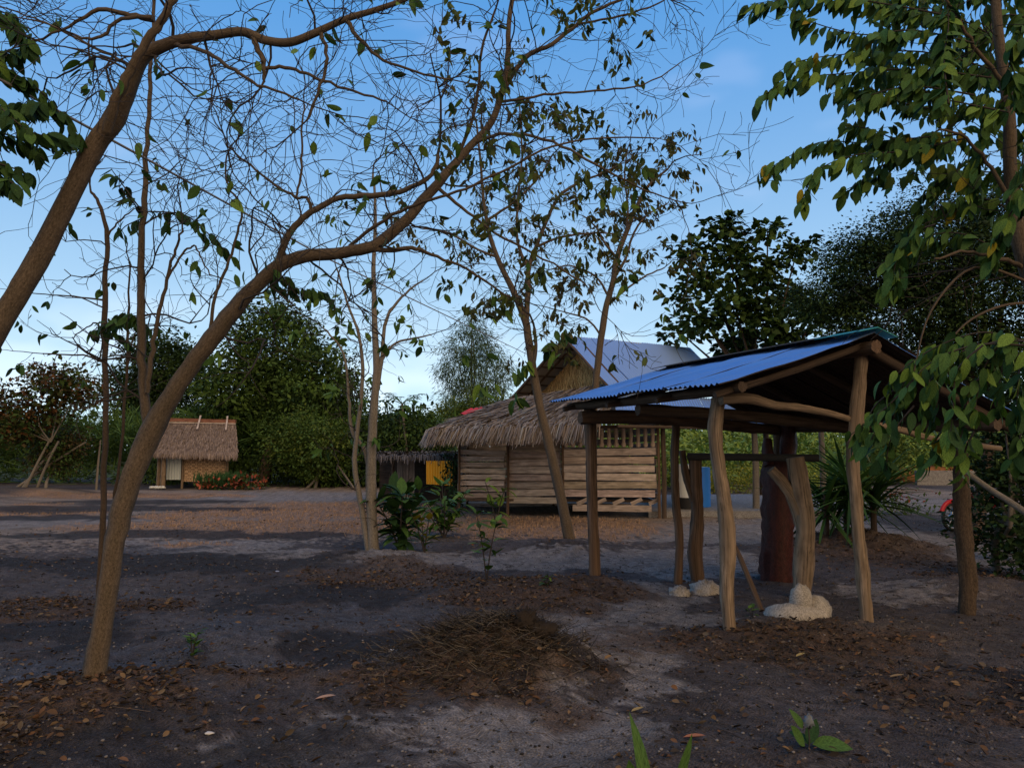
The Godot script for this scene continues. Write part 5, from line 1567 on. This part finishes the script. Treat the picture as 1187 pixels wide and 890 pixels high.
# ---------------------------------------------------------------- the leafy tree on the other side
func build_right_tree() -> void:
	var gj := Vector3(3.6, 0, -4.5)
	gj.y = gh(gj.x, gj.z)
	var J := thing("large_leaf_tree", gj, "tree with large drooping yellow-green leaves hanging over the shed roof", "tree")
	var d := 4.5
	var LJ := [smooth([gj - Vector3(0, 0.1, 0), gj + Vector3(-0.1, 0.8, 0), P(1230, 430, d), P(1196, 330, d), P(1180, 270, d), P(1172, 200, d), P(1170, 130, d), P(1158, 40, d), P(1150, -60, d), P(1140, -180, d)], [0.07, 0.055, 0.048, 0.044, 0.042, 0.038, 0.034, 0.03, 0.025, 0.02])]
	for e in [[[1166, 100], [1135, 60], [1110, 20], [1080, -30]], [[1176, 240], [1150, 195], [1120, 160], [1090, 150]], [[1190, 310], [1160, 300], [1120, 292], [1085, 300]], [[1200, 350], [1190, 300], [1210, 200], [1240, 100]]]:
		var t := []
		var i := 0
		for q in e:
			t.append([q[0], q[1], 4.0 - i * 0.8, d - 0.1 * i]); i += 1
		LJ.append(traced(t, d))
	for i in LJ.size():
		limb(J, "trunk" if i == 0 else "limb", LJ[i], M.bark, 10, 0.12)
	# branchlets: path in pixels, depth shift, leaf tone
	var deep := []
	for i in 40: deep.append([M.leaf, M.leaf_deep, M.leaf, M.leaf_light, M.leaf][i % 5])
	deep[0] = M.leaf_yellow
	var mix := deep
	var light := deep
	var list := [
		[[[1110, 20], [1030, 5], [950, -5], [870, 5]], 0.0, deep], [[[1130, 50], [1060, 35], [1000, 40], [940, 25], [915, 10]], -0.2, deep], [[[1150, 80], [1070, 60], [990, 62], [930, 70], [900, 85]], 0.1, deep], [[[1150, 90], [1060, 80], [980, 85], [920, 92], [878, 115]], -0.1, deep],
		[[[1130, 110], [1060, 100], [1010, 110], [975, 125]], -0.2, mix], [[[1110, 130], [1050, 120], [1000, 100], [960, 110]], 0.2, deep], [[[1120, 155], [1060, 160], [1000, 165], [950, 165], [900, 190], [882, 205]], 0.1, deep], [[[1120, 160], [1050, 175], [990, 180], [945, 200], [930, 235]], -0.1, deep],
		[[[1100, 170], [1050, 165], [1010, 150], [980, 145]], 0.0, deep], [[[1090, 150], [1040, 180], [1000, 210], [970, 225]], 0.2, deep], [[[1100, 120], [1095, 70], [1100, 30], [1098, 0]], -0.4, light], [[[1170, 130], [1120, 120], [1080, 110], [1050, 85]], -0.3, mix],
		[[[1180, 60], [1130, 30], [1080, 10], [1040, 15]], 0.2, deep], [[[1187, 100], [1150, 130], [1130, 190], [1125, 240]], -0.2, mix], [[[1170, 200], [1130, 200], [1090, 210], [1060, 240]], 0.1, mix], [[[1180, 250], [1140, 230], [1090, 240], [1050, 265]], 0.1, mix],
		[[[1160, 290], [1110, 270], [1065, 280], [1038, 320]], 0.0, deep], [[[1085, 260], [1060, 270], [1040, 300], [1032, 350]], -0.2, mix], [[[1187, 180], [1180, 230], [1160, 270], [1150, 310]], -0.4, light], [[[1200, 40], [1170, 60], [1190, 120], [1195, 180]], -0.4, mix], [[[1150, 0], [1100, -20], [1050, -10], [1000, 0]], 0.0, deep], [[[1190, 20], [1160, 20], [1120, 60], [1090, 90]], 0.3, deep], [[[1195, 0], [1180, 40], [1150, 80], [1140, 130]], 0.4, deep],
		[[[1187, 395], [1140, 385], [1090, 400], [1050, 425], [1025, 450]], -0.3, light], [[[1187, 400], [1130, 400], [1080, 420], [1045, 455]], -0.5, light], [[[1160, 395], [1110, 410], [1080, 440], [1070, 490]], -0.4, light], [[[1140, 400], [1110, 430], [1105, 480], [1100, 520]], -0.6, light], [[[1187, 395], [1160, 400], [1140, 430], [1130, 480]], -0.5, light], [[[1215, 400], [1185, 420], [1180, 460], [1178, 490]], -0.7, light], [[[1060, 440], [1030, 470], [1005, 490], [985, 505]], -0.3, light], [[[1050, 450], [1025, 480], [1010, 510], [1000, 530]], -0.2, mix], [[[1100, 490], [1085, 510], [1080, 530], [1078, 545]], -0.4, mix], [[[1060, 470], [1040, 495], [1030, 520], [1028, 545]], -0.3, mix], [[[1130, 500], [1120, 520], [1118, 540], [1115, 550]], -0.4, mix],
		[[[1187, 410], [1165, 420], [1158, 455], [1155, 485]], -0.35, light], [[[1110, 405], [1075, 410], [1050, 440], [1035, 490]], -0.15, light], [[[1100, 420], [1090, 450], [1085, 480], [1082, 500]], -0.2, mix], [[[1040, 450], [1015, 470], [1000, 500], [985, 520]], 0.0, mix], [[[1150, 430], [1125, 450], [1118, 490], [1112, 520]], -0.2, light], [[[1200, 450], [1190, 480], [1180, 520], [1176, 540]], -0.4, mix]]
	list = list.slice(23) + list.slice(0, 23)
	var n := 0
	for e in list:
		var pl := []
		var k := 0
		for q in e[0]:
			pl.append(P(q[0], q[1], d + e[1] + 0.06 * k)); k += 1
		leafy_branch(J, pl, 0.006, 0.050, 0.105, e[2], leaf_full, 1 if n < 17 else 2)
		n += 1
	flush_leaves(J)
	# carrying shoots from the trunk down to the hanging leaves
	for e in [[[1200, 330], [1130, 310], [1080, 360], [1060, 430]], [[1205, 350], [1160, 355], [1120, 375], [1090, 410]], [[1215, 380], [1195, 385], [1187, 396]]]:
		var pl := []
		for q in e: pl.append(P(q[0], q[1], d - 0.15))
		var mb := MB.new()
		var s := smooth(pl, taper(pl.size(), 0.010, 0.004))
		tube(mb, s[0], s[1], 5)
		part("shoot", mb, M.bark, J)
	# everything smaller that fills the crown behind
	var tips := []
	for i in 420:
		tips.append([P(rng.randf_range(985, 1230), rng.randf_range(-60, 215), d + rng.randf_range(0.3, 1.4)), Vector3(rng.randfn(), -0.4, rng.randfn()).normalized()])
	var lc := leaf_cloud(tips, 1500, 0.11, Color(0.075, 0.145, 0.036))
	many("inner_leaves", leaf_soft, M.leaf_far, lc[0], lc[1], J)
	var tw := MB.new()
	var dummy := []
	for i in 30:
		twigs(tw, dummy, P(rng.randf_range(1090, 1180), rng.randf_range(0, 330), d + 0.2), Vector3(-1, rng.randfn() * 0.5, rng.randfn()), 0.7, 0.004, 1, 2, 0.2, -0.02)
	part("twigs", tw, M.twig, J, "stuff")

# ---------------------------------------------------------------- shrubs and seedlings
func shrub(called: String, label: String, base: Vector3, height: float, spread: float, stems: int, leaves: int, size: float, mats: Array, group := "", up := 0.3, mesh: Mesh = null) -> Node3D:
	var root := thing(called, base, label, "shrub" if height > 0.35 else "seedling", group)
	for s in stems:
		var a := TAU * s / stems + rng.randf()
		var lean := Vector3(cos(a), 0, sin(a)) * spread * rng.randf_range(0.2, 0.6)
		var h := height * rng.randf_range(0.75, 1.0)
		var pts := smooth([base - Vector3(0, 0.04, 0), base + lean * 0.4 + Vector3(0, h * 0.5, 0), base + lean + Vector3(0, h, 0)], [size * 0.05, size * 0.04, size * 0.02])
		var mb := MB.new()
		tube(mb, pts[0], pts[1], 6)
		part("stem", mb, M.twig, root)
		var P0: PackedVector3Array = pts[0]
		for k in leaves / stems:
			var t := rng.randf_range(0.25, 1.0)
			var p := P0[int(t * (P0.size() - 1))]
			var b := k * 2.4 + rng.randf() * 0.5
			var dir := Vector3(cos(b), up + rng.randfn() * 0.35 + (0.6 if t > 0.93 else 0.0), sin(b))
			var pet := p + dir.normalized() * size * 0.25
			leaf_part(root, mesh if mesh else leaf_full, mats[rng.randi() % mats.size()], leaf_xf(p.lerp(pet, 0.5), dir, Vector3.UP, size * rng.randf_range(0.7, 1.2)))
	return root

func build_shrubs() -> void:
	shrub("large_leaf_shrub", "dark green shrub of large glossy leaves beside the multi-stem tree", G(463, 638), 1.05, 0.75, 6, 150, 0.34, [M.leaf, M.leaf_deep, M.leaf])
	shrub("large_leaf_shrub", "loose green shrub with some yellow leaves in front of the plank wall", G(515, 622), 1.0, 1.1, 7, 130, 0.26, [M.leaf, M.leaf, M.leaf_light])
	shrub("low_shrub", "low yellowing shrub growing between the two large-leaved shrubs", G(492, 640), 0.7, 0.4, 3, 26, 0.22, [M.leaf_yellow, M.leaf, M.leaf])
	shrub("young_sapling", "spindly seedling with long narrow leaves on a reddish stem", G(564, 672), 0.95, 0.35, 2, 26, 0.20, [M.leaf, M.leaf_deep, M.leaf_light])
	shrub("young_sapling", "small broad-leaved sapling in front of the house stilts", G(575, 608), 0.95, 0.5, 2, 18, 0.32, [M.leaf, M.leaf_light])
	shrub("small_seedling", "bright green seedling growing by the grey ash mound", G(222, 762), 0.20, 0.10, 4, 24, 0.085, [M.leaf_light, M.leaf], "", 0.8)
	shrub("small_seedling", "tiny green weed beside the leaning stick", G(872, 716), 0.13, 0.08, 3, 9, 0.085, [M.leaf_light, M.leaf])
	shrub("small_seedling", "low green sprout on the litter beside the shed corner post", G(632, 690), 0.10, 0.10, 3, 12, 0.08, [M.leaf_light, M.leaf])
	# vine climbing the house corner post
	var vb := G(527, 590)
	var vine := thing("climbing_vine", vb, "dark green vine covering the corner post of the plank house", "vine")
	var vm := MB.new()
	tube(vm, [vb - Vector3(0, 0.05, 0), vb + Vector3(0.04, 0.8, 0), vb + Vector3(0, 1.5, 0)], [0.03, 0.025, 0.02], 6)
	part("stem", vm, M.twig, vine)
	var xs := []; var cs := []
	for i in 420:
		var h := rng.randf()
		xs.append(leaf_xf(vb + Vector3(rng.randfn() * 0.17, h * 1.45 + 0.05, rng.randfn() * 0.14 + 0.08), Vector3(rng.randfn(), -0.6, rng.randfn() + 0.4), Vector3.UP, rng.randf_range(0.09, 0.16), 1.2))
		cs.append(Color(0.045, 0.085, 0.03) * rng.randf_range(0.7, 1.4))
	many("foliage", leaf_low, M.leaf_far, xs, cs, vine)
	# two seedlings at our feet
	seedling("broad-leaved green seedling pushing up at the edge of the path", [[735, 905]], [[735, 890, -0.2, 0.30, 0.06], [746, 898, 0.05, 0.42, 0.055], [775, 900, 0.35, 0.40, 0.03], [778, 905, -0.5, 0.16, 0.06], [806, 906, 0.3, 0.16, 0.09], [830, 905, 0.9, 0.16, 0.09]], 4)
	var s2 := G(938, 872)
	var sr := thing("ground_seedling", s2, "small seedling with one broad bright leaf and a dried bluish seed pod", "seedling")
	var mb := MB.new()
	tube(mb, [s2 - Vector3(0, 0.03, 0), s2 + Vector3(0.005, 0.06, 0), s2 + Vector3(0.0, 0.13, 0)], [0.004, 0.004, 0.003], 6)
	part("stem", mb, M.twig, sr)
	leaf_part(sr, leaf_full, M.leaf, leaf_xf(s2 + Vector3(0.02, 0.03, 0), Vector3(1, 0.12, 0.15), Vector3(0, 1, 0.6), 0.21))
	leaf_part(sr, leaf_full, M.leaf, leaf_xf(s2 + Vector3(-0.02, 0.02, 0), Vector3(-0.7, 0.75, 0.1), Vector3(0.6, 0.4, 0.8), 0.15))
	leaf_part(sr, leaf_full, M.leaf, leaf_xf(s2 + Vector3(-0.03, 0.11, 0), Vector3(-0.45, 0.9, 0.0), Vector3(0.3, 0, 1), 0.11))
	leaf_part(sr, leaf_full, M.leaf_deep, leaf_xf(s2 + Vector3(0, 0.03, 0), Vector3(0.5, 0.5, -0.6), Vector3(0, 1, 0.4), 0.15))
	leaf_part(sr, leaf_full, M.leaf_deep, leaf_xf(s2 + Vector3(0, 0.03, 0), Vector3(-0.3, 0.3, -0.6), Vector3(0, 1, 0.4), 0.14))
	mb = MB.new()
	blob(mb, s2 + Vector3(0.005, 0.15, 0), Vector3(0.024, 0.030, 0.022), 1.1, 3.4, 16, 12)
	part("seed_pod", mb, mat(lin(0.16, 0.18, 0.21), 0.9), sr)
	# spiky plant on its mound
	var sp := G(985, 640)
	sp.y = gh(sp.x, sp.z)
	var yr := thing("spiky_plant", sp, "large clump of long sword-shaped leaves on a soil mound behind the shed", "plant")
	for h in 4:
		var hx := Vector3([-0.35, 0.0, 0.38, 0.1][h], 0, [0.0, 0.2, 0.05, -0.3][h])
		var top := sp + hx + Vector3(0, [0.55, 0.75, 0.6, 0.8][h], 0)
		mb = MB.new()
		tube(mb, [sp + hx - Vector3(0, 0.1, 0), top], [0.05, 0.045], 7)
		part("stem", mb, M.beam, yr)
		for i in 66:
			var a := rng.randf() * TAU
			var el := rng.randf_range(-0.6, 1.5)
			leaf_part(yr, sword_mesh(), [M.leaf, M.leaf_deep, M.leaf][i % 3], leaf_xf(top - Vector3(0, rng.randf() * 0.4, 0), Vector3(cos(a), el, sin(a)), Vector3.UP, rng.randf_range(0.8, 1.3)))
	# thick bush at the side behind the shed post
	far_tree("dark_bush", "thick dark bush with a slim pale trunk beyond the bark-covered post", "bush", G(1158, 662), [[P(1165, 500, 9.6), 0.45, 0.4, 0.4], [P(1155, 560, 9.8), 0.4, 0.45, 0.4], [P(1190, 560, 9.8), 0.5, 0.6, 0.5], [P(1185, 470, 9.8), 0.5, 0.4, 0.5], [P(1140, 610, 10.0), 0.3, 0.35, 0.3], [P(1195, 630, 9.9), 0.5, 0.4, 0.4]], 330, spray_mesh(22, 0.14, 0.5, 0.6, 0.2, 12, 3), 0.62, [Color(0.04, 0.075, 0.028), Color(0.03, 0.06, 0.022)], 0.05, "", M.pale_bark)
	shrub("broad_leaf_plant", "plant with long pale green leaves at the foot of the dark bush", G(1180, 650), 0.75, 0.5, 3, 36, 0.32, [M.leaf_light, M.leaf, M.leaf])

var sword: ArrayMesh
func sword_mesh() -> ArrayMesh:
	if sword == null:
		var mb := MB.new()
		var w := 0.062
		var last := []
		for i in 6:
			var t := i / 5.0
			var hw := w * (0.6 + 0.4 * sin(PI * minf(t * 1.4, 1.0))) * (1.0 - pow(t, 3.0)) * 0.5
			var z := -0.22 * t * t
			var cur := [mb.vert(Vector3(-hw, t, z + hw * 0.5), Vector3(0.3, 0, 1).normalized(), Color.WHITE), mb.vert(Vector3(0, t, z), Vector3(0, 0, 1), Color.WHITE), mb.vert(Vector3(hw, t, z + hw * 0.5), Vector3(-0.3, 0, 1).normalized(), Color.WHITE)]
			if last.size():
				for k in 2:
					mb.tri(last[k], cur[k], last[k + 1]); mb.tri(last[k + 1], cur[k], cur[k + 1])
			last = cur
		sword = mb.mesh()
	return sword

func seedling(label: String, feet: Array, leaves: Array, n: int) -> void:
	var g := G(770, 930)
	var root := thing("ground_seedling", g, label, "seedling")
	var mb := MB.new()
	tube(mb, [g - Vector3(0, 0.03, 0), g + Vector3(0, 0.05, 0)], [0.005, 0.004], 6)
	part("stem", mb, M.twig, root)
	for e in leaves:
		var f := G(e[0], 925)
		leaf_part(root, leaf_full, M.leaf, leaf_xf(f - Vector3(0, 0.02, 0), Vector3(e[2], 1.0, 0.1), Vector3(0.3, 0.3, 1), e[3] * 0.88, e[4] / e[3] * 3.6))

# ---------------------------------------------------------------- what lies on the ground
func build_litter() -> void:
	var xs := []; var cs := []
	var tones := [Color(0.16, 0.09, 0.055), Color(0.11, 0.068, 0.045), Color(0.07, 0.048, 0.036), Color(0.20, 0.135, 0.08), Color(0.14, 0.11, 0.08), Color(0.05, 0.04, 0.034), Color(0.045, 0.036, 0.032)]
	var tries := 0
	while xs.size() < 24000 and tries < 170000:
		tries += 1
		var z := -2.8 - 19.0 * pow(rng.randf(), 1.5)
		var x := rng.randf_range(-1, 1) * (2.0 + -z * 0.72)
		var lit: float = soil(x, z)[1]
		if rng.randf() > lit * lit:
			continue
		var s := 0.016 + 0.05 * pow(rng.randf(), 2.0)
		var up := Vector3(rng.randfn() * 0.9, 1, rng.randfn() * 0.9)
		var a := rng.randf() * TAU
		xs.append(leaf_xf(Vector3(x, gh(x, z) + 0.006 + rng.randf() * 0.012, z), Vector3(cos(a), rng.randfn() * 0.2, sin(a)), up, s, rng.randf_range(0.5, 1.4)))
		var c: Color = tones[rng.randi() % tones.size()]
		cs.append(c * rng.randf_range(0.45, 1.05))
	var o := many("leaf_litter", leaf_dry, M.dry, xs, cs)
	meta(o, "brown fallen leaves and litter scattered over the soil", "leaf litter")
	# low dry turf on the brown strips further back
	var txs := []; var tcs := []
	tries = 0
	while txs.size() < 14000 and tries < 60000:
		tries += 1
		var z := rng.randf_range(-28.0, -10.5)
		var x := rng.randf_range(-1, 1) * (2.0 + -z * 0.72)
		if x > 3.0: continue
		var sc: Color = soil(x, z)[0]
		if sc.r < sc.b * 1.6 or sc.r < 0.16: continue
		txs.append(leaf_xf(Vector3(x, gh(x, z) - 0.01, z), Vector3(rng.randfn() * 0.6, 1, rng.randfn() * 0.6), Vector3.BACK, rng.randf_range(0.03, 0.09), 0.3))
		var k := rng.randf_range(0.6, 1.2)
		tcs.append(Color(0.36 * k, 0.24 * k, 0.15 * k))
	var turf := many("dry_turf", leaf_low, M.dry, txs, tcs)
	meta(turf, "low dry brown grass on the strips before the hut and the plank house", "dry grass")
	# twigs, straw and grit of the compost heap
	var tm := MB.new()
	var hp := G(560, 775)
	for i in 3200:
		var x := hp.x + rng.randfn() * 0.36
		var z := hp.z + rng.randfn() * 0.26
		var a := rng.randf() * TAU
		var l := rng.randf_range(0.05, 0.19)
		var p := Vector3(x, gh(x, z) + rng.randf() * 0.02, z)
		var e := p + Vector3(cos(a), rng.randf_range(-0.05, 0.6), sin(a)) * l
		var k := 0.35 + 2.6 * pow(rng.randf(), 3.0)
		tube(tm, [p, p.lerp(e, 0.5) + Vector3(rng.randfn(), rng.randfn(), rng.randfn()) * l * 0.1, e], [0.0026, 0.0022, 0.0012], 3, Color(0.066 * k, 0.055 * k, 0.042 * k), 0.0, false)
	solo("dry_grass", tm, M.dry, hp, "dry grass and twigs heaped on the compost mound", "dry grass", "", "stuff")
	var sm := MB.new()
	for i in 900:
		var z := -3.0 - 10.0 * pow(rng.randf(), 1.4)
		var x := rng.randf_range(-1, 1) * (2.0 + -z * 0.7)
		var a := rng.randf() * TAU
		var l := rng.randf_range(0.04, 0.22)
		var p := Vector3(x, gh(x, z) + 0.004, z)
		var q := Vector3(x + cos(a) * l, 0, z + sin(a) * l)
		q.y = gh(q.x, q.z) + 0.008
		var k := rng.randf_range(0.5, 1.4)
		tube(sm, [p, p.lerp(q, 0.5) + Vector3(rng.randfn() * 0.006, 0.006, rng.randfn() * 0.006), q], [0.0026, 0.0024, 0.0016], 3, Color(0.085 * k, 0.065 * k, 0.05 * k), 0.0, false)
	solo("fallen_twigs", sm, M.dry, Vector3(0, 0, -6), "thin fallen twigs strewn over the yard", "twigs", "", "stuff")
	var gxs := []; var gcs := []
	for i in 13000:
		var z := -2.9 - 9.0 * pow(rng.randf(), 1.5)
		var x := rng.randf_range(-1, 1) * (2.0 + -z * 0.7)
		var s := rng.randf_range(0.003, 0.011)
		gxs.append(Transform3D(Basis.from_euler(Vector3(rng.randf() * 6, rng.randf() * 6, rng.randf() * 6)).scaled(Vector3(s, s * 0.7, s)), Vector3(x, gh(x, z) + s * 0.3, z)))
		var k := 0.02 + 0.22 * pow(rng.randf(), 2.5)
		gcs.append(Color(k, k * 0.9, k * 0.85))
	var pm := MB.new()
	blob(pm, Vector3.ZERO, Vector3.ONE, 0.5, 1.6, 7, 5)
	var gm := many("grit", pm.mesh(), M.dry, gxs, gcs)
	meta(gm, "small grit and charcoal crumbs on the soil", "grit")
	# leaves large enough to be picked out
	for e in [[377, 811, 0.15, Color(0.50, 0.30, 0.20), "large pinkish-brown fallen leaf on the bare soil before the compost mound"], [805, 856, 0.13, Color(0.42, 0.16, 0.08), "reddish fallen leaf lying near the green seedlings"], [678, 707 + 60, 0.09, Color(0.35, 0.24, 0.10), "tan fallen leaf on the sandy path"], [850 + 80, 768, 0.09, Color(0.40, 0.30, 0.12), "yellowish fallen leaf before the white mound"], [1040, 790, 0.10, Color(0.3, 0.2, 0.1), "brown fallen leaf on the soil in front of the ridge post"], [740, 823, 0.09, Color(0.34, 0.24, 0.10), "curled ochre leaf beside the sandy path"]]:
		var g := G(e[0], e[1])
		var mb := MB.new()
		var a := rng.randf_range(-0.5, 0.5)
		leaf_shape(mb, leaf_xf(g + Vector3(-e[2] / 2, 0.012, 0), Vector3(cos(a), 0.05, sin(a)), Vector3.UP, e[2]), 0.42, 6, -0.18, 0.5, Color(e[3].r, e[3].g, e[3].b))
		solo("fallen_leaf", mb, M.dry, g, e[4], "leaf", "large fallen leaves")
	for e in [[507, 757, "white scrap on the slope of the compost mound"], [453, 768, "white scrap at the edge of the compost mound"], [242, 849, "white scrap on the dark soil below the leaning tree"], [321, 664, "bluish plastic scrap on the charred strip"]]:
		var g := G(e[0], e[1])
		var mb := MB.new()
		blob(mb, g + Vector3(0, 0.01, 0), Vector3(0.028, 0.008, 0.02), 0.6, 2.5, 9, 6, Color(0.6, 0.58, 0.56) if e[0] != 321 else Color(0.35, 0.42, 0.6))
		solo("white_scrap", mb, M.dry, g, e[2], "scrap", "pale scraps on the ground")
	# charred stump on the compost mound, stone slab by the shrub
	var st := G(618, 775)
	var mb := MB.new()
	blob(mb, st + Vector3(-0.06, 0.05, -0.02), Vector3(0.09, 0.09, 0.08), 1.0, 3.6, 30, 20)
	blob(mb, st + Vector3(0.06, 0.0, 0.02), Vector3(0.10, 0.06, 0.07), 1.0, 4.0, 30, 20)
	solo("charred_clod", mb, mat(lin(0.028, 0.022, 0.019), 0.95), st, "dark charred lump on the side of the compost mound", "clod")
